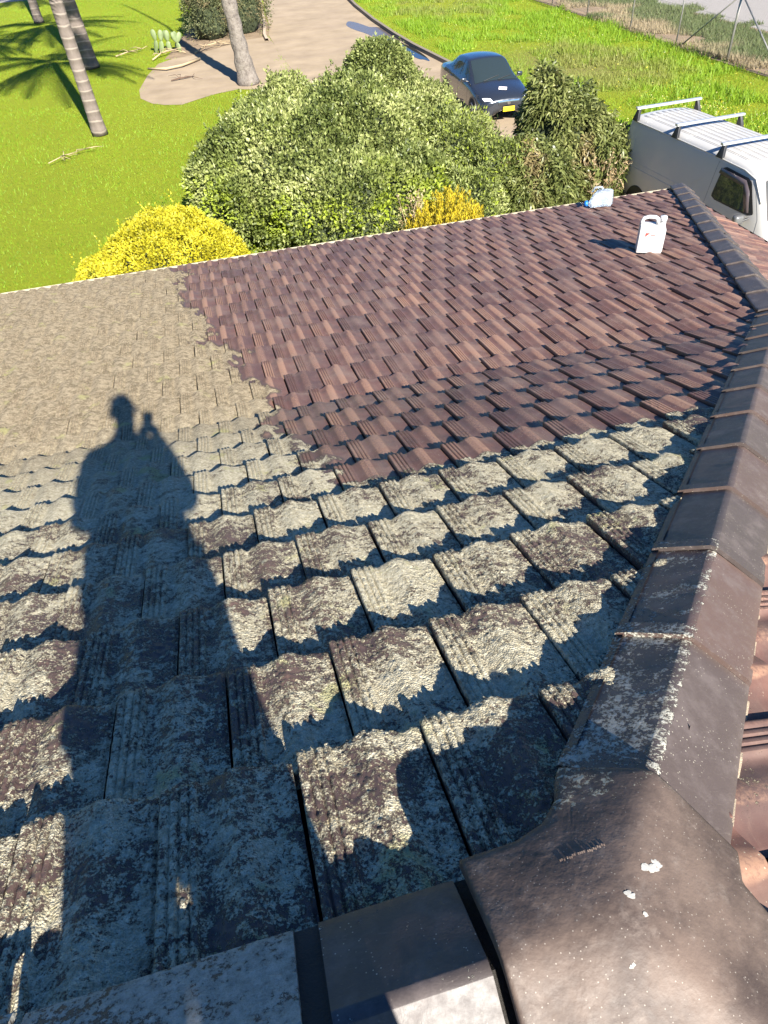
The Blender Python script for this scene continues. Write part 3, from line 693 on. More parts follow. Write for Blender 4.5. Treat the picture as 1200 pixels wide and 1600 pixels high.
shrub('rounded_shrub', (2.7, 13.8), big, 70000, .095, .052, M_HEDGE, 'very large rounded grey green shrub filling the middle behind the gutter', 'shrub', seed=3, yelf=y_hedge, shoots=480, stems=9, depth=.32, bumpy=.26, freq=1.5, tintf=lambda P: np.clip(fbm(P, 1.6, 3, 34) * 1.5 - .28, 0, 1))
shrub('rounded_shrub', (5.4, 17.0), [(5.3, 17.1, 1.2, 1.15, 1.3, 1.75), (6.0, 15.8, .8, 1.1, 1.5, 1.3)], 26000, .09, .048, M_HEDGE, 'taller pale green shrub lump rising beside the driveway, left of the car', 'shrub', seed=8, shoots=160, bumpy=.2, depth=.25)
shrub('loose_shrub', (6.2, 13.2), [(6.1, 13.6, .6, 1.25, 1.5, 1.35), (6.6, 11.9, .5, 1.1, 1.2, 1.1), (5.6, 11.2, .4, 1.0, 1.1, .95)], 26000, .10, .036, M_HEDGE, 'looser olive shrub below the car, between the big shrub and the long leaved one', 'shrub', seed=12, yelf=lambda P, N: (RNG.random(len(P)) < .12) * .8, shoots=220, bumpy=.28, depth=.4)
def y_mango(P, N): return np.clip((vnoise(P, 2.0, 31) - .62) * 8, 0, 1) * .8
shrub('long_leaved_tree', (8.1, 12.3), [(7.95, 12.5, 1.45, .62, .8, 1.30), (8.55, 12.3, 1.0, 1.05, 1.1, 1.30), (7.6, 11.5, .6, 1.0, 1.0, 1.05), (9.0, 11.6, .6, .85, .9, 1.15), (8.15, 12.0, 1.0, 1.0, .9, 1.2), (6.9, 11.3, .4, .9, .9, .9)], 24000, .16, .040, M_MANGO, 'dark shrubby tree with long drooping leaves in front of the car and van', 'tree', seed=21, droop=.28, jitter=.85, seg=2, yelf=y_mango, bumpy=.42, freq=1.6, depth=.5, shoots=120)
shrub('golden_dome_shrub', (-1.0, 10.5), [(-.85, 10.6, .35, 1.45, 1.55, 1.15), (-1.9, 10.4, .2, 1.0, 1.2, .8)], 42000, .055, .034, M_YELL, 'bright yellow clipped dome shrub at the gutter left of the big shrub', 'shrub', seed=31, yelf=lambda P, N: np.clip((vnoise(P, 2.6, 4) - .80) * 12, 0, 1) * .8, bumpy=.15, freq=2.6, depth=.2, jitter=.7, stems=3, shoots=60, tintf=lambda P: np.clip(fbm(P, 3, 3, 34) * 1.6 - .3, 0, 1))
# golden conifer: upright plumes
def conifer():
    root = empty('golden_conifer', (4.15, 8.3, GZ), 0, 'small golden conifer with upright feathery plumes at the gutter', 'conifer')
    rg = np.random.default_rng(6); P = []; N = []; Y = []; T = []
    for i in range(210):
        a = rg.uniform(0, 6.28); r = .78 * math.sqrt(rg.random()); x, y = r * math.cos(a), r * math.sin(a) * .9
        top = 2.02 - .95 * (r / .78) ** 1.7 + rg.normal(0, .07); h0 = max(.2, top - rg.uniform(.5, 1.0)); out = np.array([x, y, 0]) * .25
        for k in range(150):
            t = k / 150.; c = np.array([x, y, h0 + (top - h0) * t]) + out * t; w_ = .095 * (1 - t) ** .6 + .008; P.append(c + rg.normal(0, w_ * .6, 3) * np.array([1, 1, .4])); N.append(np.array([x * .3, y * .3, 1.1])); T.append(.25 + .75 * t * rg.uniform(.45, 1)); Y.append(.75 if (x > .25 and t < .5) or (t < .2) else 0)
    leaves('foliage', np.array(P), np.array(N), .055, .016, M_CYP, root, 5, 0, .28, np.array(T), np.array(Y))
    core([(0, 0, .75, .68, .6, .95)], root, .8, 'inner_branch_shade', plain('conifer_inner', (.06, .045, .02), .95, .4, 8))  # dark brown core, colour standing in for shade between the plumes
    mb = MB(); mb.tube([(0, 0, 0), (0, 0, .9)], [.07, .04], 8); mb.build('trunk', M_BARK, root)
conifer()
# dead twiggy clump by the rear of the van, and a small pale dried plant in the big shrub
def twigs(name, base, n, h, spread, mat, label, cat, seed, leaf=0, lm=None):
    root = empty(name, (base[0], base[1], GZ), 0, label, cat); rg = random.Random(seed); mb = MB(); P = []
    for i in range(n):
        a = rg.uniform(0, 6.28); s_ = rg.uniform(.2, 1) * spread; x0, y0 = rg.uniform(-.15, .15), rg.uniform(-.15, .15); hh = h * rg.uniform(.5, 1.1)
        pts = [(x0, y0, 0), (x0 + s_ * .35 * math.cos(a), y0 + s_ * .35 * math.sin(a), hh * .6), (x0 + s_ * math.cos(a), y0 + s_ * math.sin(a), hh)]
        mb.tube(pts, [.010, .007, .003], 4); 
        for k in range(leaf): t = rg.uniform(.4, 1); P.append([pts[1][j] * (1 - t) + pts[2][j] * t + rg.uniform(-.04, .04) for j in range(3)])
    mb.build('stem', mat, root)
    if leaf: leaves('foliage', np.array(P), np.tile([0, 0, .4], (len(P), 1)), .08, .03, lm, root, seed, 0, .8)
    return root
M_STRAW = plain('dry_straw', (.38, .29, .17), .9, .25, 12)
M_DRYLEAF = leaf_mat('dry_leaf', [(.20, .13, .06), (.36, .26, .14), (.46, .38, .24)], .2, .8)
twigs('dry_bush', (8.75, 10.9), 60, 1.25, .55, M_STRAW, 'dry straw coloured bush at the rear corner of the white van', 'bush', 3, 14, M_DRYLEAF)
twigs('dried_plant', (4.1, 10.2), 24, 1.35, .25, M_STRAW, 'pale dried plant poking up at the gutter under the big shrub', 'plant', 9, 16, M_DRYLEAF)
shrub('dull_shrub', (3.1, 38.8), [(2.3, 38.6, .9, 1.2, 1.6, 1.9), (3.9, 39.4, 1.1, 1.5, 1.8, 2.3), (3.2, 40.6, 1.6, 1.7, 1.7, 2.6)], 26000, .12, .045, M_BACK, 'straggly dull green shrub behind the grey trunk at the top', 'shrub', seed=44, yelf=lambda P, N: np.clip((vnoise(P, 1.4, 8) - .55) * 5, 0, 1) * .6, shoots=150, bumpy=.3, depth=.4)

# ------------------------------------------------------------------ palms and bare trunk
g = NM('ringed_palm_bark'); co = g.coord((1, 1, 1)); wv = g.n('TexWave'); wv.wave_type = 'BANDS'; wv.bands_direction = 'Z'; wv.inputs['Scale'].default_value = 1.1; wv.inputs['Distortion'].default_value = 2.2; wv.inputs['Detail'].default_value = 3; wv.inputs['Detail Scale'].default_value = 1.2; g.t.links.new(co, wv.inputs[0])
c = g.ramp(g.noise(5, 5, .7, g.coord((1, 1, .5))), [(.3, (.10, .078, .064)), (.6, (.155, .125, .105)), (.8, (.21, .175, .15))])
c = g.mix(g.math('MULTIPLY', g.sm(wv.outputs[1], .90, .99), .55), c, (.32, .27, .22)); g.out(c, .9, g.bump(wv.outputs[1], .03, .6)); M_PALM = g.m
g = NM('rough_grey_trunk'); c = g.ramp(g.noise(7, 6, .75, g.coord((1, 1, .8))), [(.35, (.09, .075, .065)), (.47, (.165, .14, .12)), (.7, (.25, .22, .19))]); g.out(c, .95, g.bump(g.noise(12, 5, .7), .06, 1.)); M_TRUNK = g.m
M_FROND = leaf_mat('palm_frond_green', [(.03, .06, .012), (.06, .10, .02), (.10, .14, .03)], .25, .45)
def palm(base, lean, h, r0, r1, crown_n, frond_len, label, seed, group, flare=1.25):
    root = empty('palm_tree', (base[0], base[1], GZ), 0, label, 'palm tree', group)
    mb = MB(); pts = []; rad = []
    for i in range(40):
        t = i / 39; pts.append((lean[0] * t, lean[1] * t, h * t)); rad.append((r0 * (1 - t) + r1 * t) * (1 + (flare - 1) * math.exp(-t * h / .35)) * (1 + .012 * math.sin(i * 2.1)))
    mb.tube(pts, rad, 20); mb.build('trunk', M_PALM, root, True)
    rg = np.random.default_rng(seed); top = np.array([lean[0], lean[1], h]); V = []; F = []; A_ = []; off = 0
    for i in range(crown_n):
        a = i * 2.399 + rg.uniform(-.2, .2); el = rg.uniform(-.5, 1.1); L = frond_len * rg.uniform(.8, 1.1); p = top.copy(); d = np.array([math.cos(a) * math.cos(el), math.sin(a) * math.cos(el), math.sin(el)])
        pts = [p.copy()]
        for k in range(18): d = d + np.array([0, 0, -.085]); d /= np.linalg.norm(d); p = p + d * L / 18; pts.append(p.copy())
        pts = np.array(pts)
        for k in range(2, 18):
            t = k / 18; dd = pts[min(k + 1, 18)] - pts[k - 1]; dd /= np.linalg.norm(dd); sd = np.cross(dd, [0, 0, 1]); sd /= np.linalg.norm(sd) + 1e-6
            for sgn in (-1, 1):
                for mres in range(3):
                    b = pts[k] + dd * L / 54 * mres; ll = .85 * math.sin(math.pi * min(.97, t * .9 + .08)) * rg.uniform(.8, 1.1) + .1; tip = b + sd * sgn * ll * .8 + dd * ll * .45 + np.array([0, 0, -.35 * ll]); w_ = dd * .032
                    V += [b - w_, b + w_, tip]; F.append((off, off + 1, off + 2)); off += 3; A_.append(rg.random())
    npmesh('crown', np.array(V), np.array(F), M_FROND, root, False, {'lf': np.repeat(np.array([[a, 0, a] for a in A_]), 3, 0)})
    return root
pg = 'palm trees standing in the left lawn'
palm((-2.72, 23.25), (-.40, .55), 8.4, .215, .165, 34, 5.0, 'slender ringed palm trunk leaning left, nearest of the palms', 3, pg)
palm((-3.35, 34.3), (-.75, .4), 8.6, .33, .27, 34, 5.2, 'thicker grey palm trunk just behind the slender ringed one', 4, pg, 1.15)
palm((-6.75, 49.0), (-.2, .6), 8.2, .24, .20, 24, 4.4, 'palm standing far back at the top left beside the pale road', 5, pg)
palm((-7.35, 31.5), (-.5, .4), 8.2, .2, .17, 22, 4.2, 'palm whose trunk just shows at the left edge of the photo', 7, pg)
def bare_trunk():
    root = empty('bare_trunk', (2.78, 27.9, GZ), 0, 'bare grey tree trunk with flared foot at the edge of the concrete pad', 'tree trunk')
    mb = MB(); pts = []; rad = []
    for i in range(46):
        t = i / 45; z = 7.1 * t; pts.append((-.45 * t - .10 * math.sin(t * 3.1), .2 * t, z)); rad.append(.27 + .17 * math.exp(-z / .7) - .05 * t + .015 * math.sin(i * 1.7))
    mb.tube(pts, rad, 18)
    o = mb.build('trunk', M_TRUNK, root, True)
    P = np.array([v.co for v in o.data.vertices]); nz = fbm(P, 4, 3, 3)
    for v, q in zip(o.data.vertices, nz): v.co.x += (q - .5) * .10; v.co.y += (q - .5) * .10
    mb = MB(); 
    for a, l in ((.4, .9), (2.4, .6), (4.2, .7)): mb.tube([(-.45, .2, 7.0), (-.45 + .2 * math.cos(a), .2 + .2 * math.sin(a), 7.3), (-.45 + .3 * math.cos(a), .2 + .3 * math.sin(a), 7.1 + l)], [.07, .05, .02], 6)
    pts = [(-.45, .2, 7.0), (-.3, .5, 8.0), (-.25, .9, 9.6), (-.5, 1.3, 11.5), (-.9, 1.9, 14.0), (-1.3, 2.3, 15.5)]  # tall curved stem, added out of view for its shadow on the ground
    mb.tube(pts, [.10, .08, .07, .07, .06, .04], 6); mb.build('stubs_and_shadow_stem', M_TRUNK, root, True)
bare_trunk()
# prickly pear
def cactus():
    root = empty('prickly_pear', (.1, 36.0, GZ), 0, 'pale prickly pear cactus growing at the edge of the garden bed', 'cactus')
    M_ = plain('cactus_skin', (.15, .19, .08), .6, .4, 6); rg = random.Random(2)
    def pad_(c, h, w_, tilt, yaw):
        bm = bmesh.new(); bmesh.ops.create_uvsphere(bm, u_segments=14, v_segments=10, radius=1)
        M3 = Matrix.Rotation(yaw, 3, 'Z') @ Matrix.Rotation(tilt, 3, 'Y')
        for v in bm.verts:
            p = Vector((v.co.x * w_ * (1 + .25 * v.co.z), v.co.y * .05, (v.co.z + 1) * h * .5)); v.co = Vector(c) + M3 @ p
        me = bpy.data.meshes.new('paddle'); bm.to_mesh(me); bm.free(); link('paddle', me, M_, root, True)
        return Vector(c) + M3 @ Vector((0, 0, h * .93))
    for bx, by in ((-.62, .12), (-.38, -.15), (.05, .35), (.42, .0), (.5, -.3)):
        t = pad_((bx, by, -.05), rg.uniform(.4, .62), .12, rg.uniform(-.35, .35), rg.uniform(-.9, .9))
        for k in range(rg.choice((1, 2))):
            t2 = pad_(t, .46, .12, rg.uniform(-.5, .5), rg.uniform(-.5, .5))
            if bx in (-.55, .35): pad_(t2, .50, .13, rg.uniform(-.3, .3), .2)
cactus()
# fallen palm debris
def stick(name, pts, rad, label, cat='branch', mat=M_STRAW, twig=0, seed=1, group=None):
    mb = MB(); mb.tube(pts, rad, 6); rg = random.Random(seed)
    for i in range(twig):
        k = rg.randrange(1, len(pts)); p = Vector(pts[k]); a = rg.uniform(0, 6.28); l = rg.uniform(.3, .9); mb.tube([p, p + Vector((l * .6 * math.cos(a), l * .6 * math.sin(a), .06)), p + Vector((l * math.cos(a + .3), l * math.sin(a + .3), .01))], [.014, .010, .004], 4)
    return tag(mb.build(name, mat, None, True), label, cat, group)
zz = GZ + .05
stick('fallen_stalk', [(-.95, 32.6, zz), (-.2, 31.9, zz + .05), (.5, 32.2, zz + .06), (1.3, 33.3, zz + .03)], [.035, .05, .045, .06], 'long pale curved palm stalk lying on the concrete pad', 'fallen stalk')
stick('fallen_twig', [(-.1, 29.8, zz), (.25, 29.9, zz + .03), (.75, 30.1, zz)], [.02, .03, .012], 'small dark twig lying in the middle of the concrete pad', 'fallen twig', plain('dark_twig', (.10, .06, .04), .9), 5, 4)
stick('fallen_frond', [(1.2, 34.6, zz + .05), (1.7, 35.3, zz + .15), (2.3, 36.0, zz + .12), (3.0, 36.2, zz)], [.03, .03, .02, .01], 'tangle of dry fallen fronds beside the garden shrub', 'dry frond', M_STRAW, 16, 6)
stick('fallen_frond', [(-.7, 34.2, zz + .03), (-.3, 34.9, zz + .12), (.3, 35.6, zz + .10), (.8, 35.2, zz)], [.03, .03, .02, .01], 'dry fallen fronds lying under the prickly pear', 'dry frond', M_STRAW, 12, 7)
stick('fallen_frond', [(-2.3, 35.9, zz + .04), (-1.7, 36.3, zz + .10), (-1.1, 36.9, zz + .06)], [.03, .02, .01], 'pale broken frond in the grass right of the palm trunks', 'dry frond', M_STRAW, 6, 8)
stick('fallen_frond', [(-4.1, 20.3, zz + .08), (-3.7, 20.8, zz + .10), (-3.1, 21.3, zz + .08)], [.012, .012, .006], 'thin dry frond lying in the lawn below the ringed palm', 'dry frond', M_STRAW, 9, 9)

# ------------------------------------------------------------------ grass as one mass
def grass(name, n, region, inside, hgt, wid, mat, seed, tintf=None):
    rg = np.random.default_rng(seed); x0, x1, y0, y1 = region; P = []
    xs = rg.uniform(x0, x1, n); ys = y0 + (y1 - y0) * rg.power(.8, n); ok = inside(xs, ys); xs, ys = xs[ok], ys[ok]; n = len(xs)
    P = np.stack([xs, ys, np.zeros(n)], -1); th = rg.uniform(0, 6.28, n); hv_ = hgt * rg.uniform(.5, 1.2, n) * (.55 + .9 * vnoise(P, .8, seed)); ww = wid * rg.uniform(.6, 1.2, n)
    sx_, sy_ = np.cos(th), np.sin(th); ln = rg.normal(0, .45, (n, 2)) * hv_[:, None] + np.array([.0, .12]) * hv_[:, None]
    b = P.copy(); b[:, 2] = GZ - .01
    l = b - np.stack([sx_, sy_, 0 * sx_], -1) * ww[:, None]; r = b + np.stack([sx_, sy_, 0 * sx_], -1) * ww[:, None]
    t = b + np.concatenate([ln, hv_[:, None]], 1)
    V = np.stack([l, r, t], 1).reshape(-1, 3); F = np.arange(3 * n).reshape(-1, 3)
    tt = np.clip(fbm(P, .5, 3, seed) * .5 + rg.uniform(0, .5, n), 0, 1); y_ = tintf(P) if tintf else np.zeros(n)
    o = npmesh(name, V, F, mat, None, False, {'lf': np.repeat(np.stack([tt, y_, tt], -1), 3, 0)}); o['kind'] = 'stuff'; return o
M_GRASS = leaf_mat('lush_grass', [(.15, .26, .016), (.24, .38, .025), (.34, .48, .05)], .5, .55, yellow=(.30, .26, .10))
def inpoly(poly, x, y):
    r = np.zeros(len(x), bool); n = len(poly)
    for i in range(n):
        (x1, y1), (x2, y2) = poly[i], poly[(i + 1) % n]
        r ^= ((y1 > y) != (y2 > y)) & (x < (x2 - x1) * (y - y1) / (y2 - y1 + 1e-9) + x1)
    return r
def lawn_ok(x, y):
    q_ = np.stack([x, y, 0 * x], -1); jx = x + (vnoise(q_, 2.5, 3) - .5) * .6 + (vnoise(q_, .9, 13) - .5) * .9
    return ~inpoly(drive, x, y) & ~inpoly(pad, jx, y) & ~inpoly(bed, jx, y) & (jx < 19.75) & (y > 5.6) & ~((y > 57) & (x < 1))
def strawy(P):
    d = ((P[:, 0] - 15.2) / 3.4) ** 2 + ((P[:, 1] - 24.5) / 4.6) ** 2; d2 = ((P[:, 0] - 14.5) / 3.0) ** 2 + ((P[:, 1] - 40) / 5) ** 2
    return np.clip((1.1 - np.minimum(d, d2) + (vnoise(P, 1.5, 4) - .5) * 1.6), 0, 1) * .65
tag(grass('grass', 230000, (-14, 21, 6, 62), lawn_ok, .075, .014, M_GRASS, 3, strawy))
tag(grass('tall_grass', 60000, (10.5, 20.6, 8, 50), lambda x, y: lawn_ok(x, y) & (x > 11.2 + 0 * y) & (vnoise(np.stack([x, y, 0 * x], -1), .6, 8) > .42), .22, .02, M_GRASS, 5, strawy))
M_WEED = leaf_mat('dusty_weeds', [(.06, .09, .03), (.13, .17, .06), (.20, .20, .10)], .35, .7, yellow=(.36, .29, .18))
tag(grass('weeds', 80000, (19.6, 25.2, 14, 60), lambda x, y: (x + (vnoise(np.stack([x, y, 0 * x], -1), .9, 2) - .5) * 2.4 < 24.6) & (vnoise(np.stack([x, y, 0 * x], -1), .8, 12) + .25 * (x - 20.5) > .45), .22, .025, M_WEED, 6, lambda P: np.clip((vnoise(P, .7, 5) - .45) * 4 + (21.2 - P[:, 0]) * .8, 0, 1)))
rgf = np.random.default_rng(17); nf = 700
fx = np.concatenate([rgf.normal(15.2, 1.0, nf // 2), rgf.uniform(11.5, 19.5, nf // 2)]); fy = np.concatenate([rgf.normal(16.4, 1.3, nf // 2), rgf.uniform(14, 44, nf // 2)])
kf = np.repeat(np.stack([fx, fy, np.full(nf, GZ + .12)], -1), 4, 0) + rgf.normal(0, .012, (nf * 4, 3))
o = leaves('wildflowers', kf, np.tile([0, 0, .5], (nf * 4, 1)), .03, .025, leaf_mat('yellow_petal', [(.60, .48, .02), (.70, .60, .05), (.72, .70, .50)], .2), None, 4, 0, 1.2); o['kind'] = 'stuff'
# ------------------------------------------------------------------ fence
def fence():
    root = empty('wire_fence', (19.9, 30, GZ), 0, 'tall chain wire fence with thin steel posts along the far yard', 'fence'); M_P = plain('galvanised_pipe', (.36, .34, .31), .5, .2, 5, metal=.4); M_Wr = plain('weathered_wire', (.30, .28, .25), .6, metal=.3)
    H = 2.55
    for i, y in enumerate((11.2, 15.0, 18.8, 22.45, 25.85, 29.5, 33.6, 37.5, 41.4, 45.3, 49.2, 53.1)):
        mb = MB(); r = .045 if i == 3 else .03; mb.tube([(0, y - 30, 0), (0, y - 30, H)], r, 8); mb.build('post', M_P, root, True)
    for ye in (25.55, 19.35): mb = MB(); mb.tube([(0, ye - 30, 0), (0, 22.45 - 30, 2.05)], .028, 8); mb.build('brace', M_P, root, True)
    mb = MB()
    for z in (.12, 1.3, 2.5): mb.tube([(.03, -19, z), (.03, 23.5, z)], .004, 4, False)
    y = 11.2
    while y < 53.2 + 2.5:
        for sg in (1, -1):
            ya, yb = y, y + sg * H
            mb.tube([(.03, ya - 30, .02), (.03, yb - 30, H)], .0016, 3, False)
        y += .085
    mb.build('wire_mesh', M_Wr, root)
fence()
# ------------------------------------------------------------------ vehicles
def paint(name, col, rough=.25, metal=.0, coat=1.0, var=.06):
    g = NM(name); n = g.noise(3, 5, .6); c = g.mix(n, tuple(x * (1 - var) for x in col), tuple(min(1, x * (1 + var)) for x in col))
    g.out(c, g.math('MULTIPLY_ADD', g.noise(9, 5), .12, rough), None, metal); g.b.inputs['Coat Weight'].default_value = coat; g.b.inputs['Coat Roughness'].default_value = .06; return g.m
M_GLASS = NM('tinted_glass'); M_GLASS.out((.022, .032, .034), .05, None, spec=1.); M_GLASS = M_GLASS.m
g = NM('clear_glass'); g.out((.75, .82, .82), .02, None, Transmission_Weight=.85, IOR=1.1, Alpha=.55); M_CLEAR = g.m
M_RUBBER = plain('rubber', (.018, .018, .018), .8, .2, 20); M_BLACKP = plain('black_plastic', (.02, .02, .022), .45, .2, 12)
M_CHROME = plain('bright_metal', (.70, .70, .70), .15, .05, 10, metal=1.); M_RIM = plain('alloy_rim', (.40, .40, .41), .3, .1, 10, metal=.8)
M_LENS = NM('lamp_lens'); M_LENS.out((.80, .82, .84), .08, None, spec=.8); M_LENS = M_LENS.m
M_RED = plain('red_lens', (.35, .01, .01), .2)
def wheel(root, x, y, r=.31, wd=.2, side=1):
    wr = bpy.data.objects.new('wheel', None); 
    mb = MB(); ns = 28; pr_ = [(-wd / 2, r * .62), (-wd / 2, r * .93), (-wd / 2 + .02, r), (wd / 2 - .02, r), (wd / 2, r * .93), (wd / 2, r * .62)]
    mb.grid([[(x + a, y + b * math.cos(2 * math.pi * k / ns), r + b * math.sin(2 * math.pi * k / ns)) for a, b in pr_] for k in range(ns + 1)])
    ty = mb.build('wheel', M_RUBBER, root, True)
    mb = MB(); xo = x + side * (wd / 2 - .015)
    for k in range(5):
        a = 2 * math.pi * k / 5; M3 = Matrix.Rotation(a, 3, 'X'); mb.box(Vector((xo, y, r)) + M3 @ Vector((0, 0, r * .33)), (.03, .07, r * .6), M3)
    mb.tube([(xo - .02, y, r), (xo + .02, y, r)], r * .17, 12); 
    mb.grid([[(xo + a, y + b * math.cos(2 * math.pi * k / ns), r + b * math.sin(2 * math.pi * k / ns)) for a, b in ((-.05, r * .55), (.005, r * .64), (.005, r * .60))] for k in range(ns + 1)])
    mb.tube([(xo - side * .06, y, r), (xo - side * .055, y, r)], r * .6, 20)
    mb.build('rim', M_RIM, ty, True)
def text_obj(name, txt, size, mat, parent, loc, rot, ext=.001):
    cu_ = bpy.data.curves.new(name, 'FONT'); cu_.body = txt; cu_.size = size; cu_.extrude = ext; cu_.align_x = 'CENTER'; cu_.align_y = 'CENTER'
    o = bpy.data.objects.new(name, cu_); COL.objects.link(o); bpy.context.view_layer.update()
    me = bpy.data.meshes.new_from_object(o); bpy.data.objects.remove(o)
    m2 = bpy.data.objects.new(name, me); COL.objects.link(m2); me.materials.clear(); me.materials.append(mat); m2.parent = parent; m2.location = loc; m2.rotation_euler = rot; return m2
def car():
    # local: y=0 front, +y to the rear, x across, z up
    root = empty('parked_car', (9.66, 18.62, GZ), R(-1.0), 'dark blue grey sedan parked on the driveway behind the shrubs', 'car')
    MP = paint('dark_blue_grey_paint', (.030, .036, .048), .2, .35)
    # stations: y, [ (x,z) x8 sill->centre ]
    S = [
     (0.00, [(.40, .22), (.56, .30), (.60, .42), (.58, .52), (.52, .60), (.40, .64), (.20, .66), (0, .665)]),
     (0.06, [(.60, .19), (.74, .26), (.76, .42), (.74, .54), (.66, .64), (.48, .69), (.24, .715), (0, .72)]),
     (0.22, [(.74, .18), (.83, .26), (.845, .45), (.82, .60), (.73, .70), (.52, .76), (.26, .785), (0, .79)]),
     (0.55, [(.79, .18), (.87, .28), (.875, .50), (.86, .66), (.78, .77), (.56, .84), (.28, .865), (0, .87)]),
     (0.95, [(.79, .18), (.875, .28), (.88, .52), (.87, .72), (.80, .84), (.58, .90), (.29, .925), (0, .93)]),
     (1.12, [(.79, .18), (.875, .28), (.88, .53), (.875, .76), (.80, .88), (.60, .925), (.30, .95), (0, .955)]),
     (1.16, [(.79, .18), (.875, .28), (.88, .53), (.875, .77), (.79, .90), (.62, .945), (.31, .975), (0, .985)]),
     (1.60, [(.79, .18), (.875, .28), (.88, .54), (.875, .82), (.80, .935), (.655, 1.165), (.33, 1.215), (0, 1.225)]),
     (2.02, [(.79, .18), (.875, .28), (.88, .54), (.875, .84), (.80, .95), (.61, 1.375), (.31, 1.415), (0, 1.425)]),
     (2.12, [(.79, .18), (.875, .28), (.88, .54), (.875, .845), (.80, .952), (.60, 1.395), (.31, 1.435), (0, 1.445)]),
     (2.60, [(.79, .18), (.875, .28), (.88, .54), (.875, .86), (.80, .965), (.585, 1.405), (.31, 1.45), (0, 1.46)]),
     (3.05, [(.79, .18), (.875, .28), (.88, .54), (.875, .87), (.80, .975), (.575, 1.365), (.30, 1.41), (0, 1.42)]),
     (3.15, [(.79, .18), (.875, .28), (.88, .54), (.875, .875), (.80, .98), (.57, 1.345), (.30, 1.39), (0, 1.40)]),
     (3.75, [(.79, .20), (.87, .30), (.88, .55), (.87, .89), (.78, 1.0), (.60, 1.06), (.30, 1.085), (0, 1.09)]),
     (3.82, [(.79, .21), (.87, .30), (.88, .56), (.87, .89), (.77, .99), (.60, 1.02), (.30, 1.035), (0, 1.04)]),
     (4.30, [(.76, .24), (.84, .32), (.86, .56), (.83, .88), (.73, .96), (.55, .99), (.28, 1.0), (0, 1.005)]),
     (4.48, [(.66, .26), (.75, .34), (.77, .56), (.74, .84), (.64, .90), (.48, .92), (.24, .925), (0, .925)]),
     (4.52, [(.52, .30), (.60, .38), (.62, .56), (.60, .78), (.52, .84), (.40, .86), (.20, .865), (0, .865)])]
    rows = []
    for y, half in S:
        full = [(-x, y, z) for x, z in half] + [(x, y, z) for x, z in half[::-1][1:]]; rows.append(full)
    nS, nP = len(rows), len(rows[0])
    def cellpart(i, j):
        jm = min(j, nP - 2 - j)
        if i == 6 or i == 7:
            if jm >= 5: return 'windscreen'
            if i == 7 and jm == 4: return 'side_window'
        if i in (8,) and jm == 4: return 'side_window'
        if i in (9,) and jm == 4: return 'side_window'
        if i in (11,) and jm == 4: return 'body'
        if i == 10 and jm == 4: return 'side_window'
        if i == 12 and jm >= 5: return 'rear_window'
        if i == 12 and jm == 4: return 'side_window'
        return 'body'
    def surf(u, v):  # bilinear on the grid
        i = min(int(u), nS - 2); j = min(int(v), nP - 2); a, b = u - i, v - j
        p = [Vector(rows[i][j]), Vector(rows[i][j + 1]), Vector(rows[i + 1][j]), Vector(rows[i + 1][j + 1])]
        return (p[0] * (1 - b) + p[1] * b) * (1 - a) + (p[2] * (1 - b) + p[3] * b) * a
    mb = MB(); mb.grid(rows); mb.f.append(tuple(range(nP))[::-1]); mb.f.append(tuple((nS - 1) * nP + k for k in range(nP)))
    # floor
    mb.f.append(tuple(k * nP for k in range(nS)) + tuple(k * nP + nP - 1 for k in range(nS))[::-1])
    o = mb.build('body', MP, root, True)
    bm = bmesh.new(); bm.from_mesh(o.data)
    cl = bm.edges.layers.float.get('crease_edge') or bm.edges.layers.float.new('crease_edge')
    bm.verts.ensure_lookup_table()
    for e in bm.edges:
        a, b = e.verts[0].index, e.verts[1].index; ia, ja, ib, jb = a // nP, a % nP, b // nP, b % nP
        if ja == jb and min(ja, nP - 1 - ja) in (0,): e[cl] = .8
        if ja == jb and min(ja, nP - 1 - ja) == 4: e[cl] = .5
        if ja == jb and min(ja, nP - 1 - ja) == 5 and 7 <= min(ia, ib) <= 12: e[cl] = .45
        if ia == ib and ia in (6, 13): e[cl] = .4
    bm.to_mesh(o.data); bm.free()
    sd_ = o.modifiers.new('sub', 'SUBSURF'); sd_.levels = 2; sd_.render_levels = 2
    from mathutils.bvhtree import BVHTree
    bpy.context.view_layer.update(); dg = bpy.context.evaluated_depsgraph_get(); ev = o.evaluated_get(dg); bvh = BVHTree.FromPolygons([v.co.copy() for v in ev.data.vertices], [tuple(p.vertices) for p in ev.data.polygons])
    def patch(name, corners, mat, off=.006, n=14, par=root, rnd=0):
        """quad (given by its corners) draped on the body"""
        c = [Vector(q) for q in corners]; rows_ = []
        for a in range(n + 1):
            r = []
            for b in range(n + 1):
                u, v = a / n, b / n
                p = (c[0] * (1 - v) + c[1] * v) * (1 - u) + (c[3] * (1 - v) + c[2] * v) * u
                q, nn_, _, _ = bvh.find_nearest(p)
                dirn = nn_; e = min(u, 1 - u, v, 1 - v)
                r.append(q + dirn * off)
            rows_.append(r)
        m_ = MB(); m_.grid(rows_); return m_.build(name, mat, par, True)
    ws = patch('windscreen', [(-.70, 1.14, .93), (.70, 1.14, .93), (.555, 2.00, 1.39), (-.555, 2.00, 1.39)], M_GLASS, .008, 20)
    patch('rear_window', [(-.52, 3.18, 1.36), (.52, 3.18, 1.36), (.62, 3.74, 1.08), (-.62, 3.74, 1.08)], M_GLASS, .008)
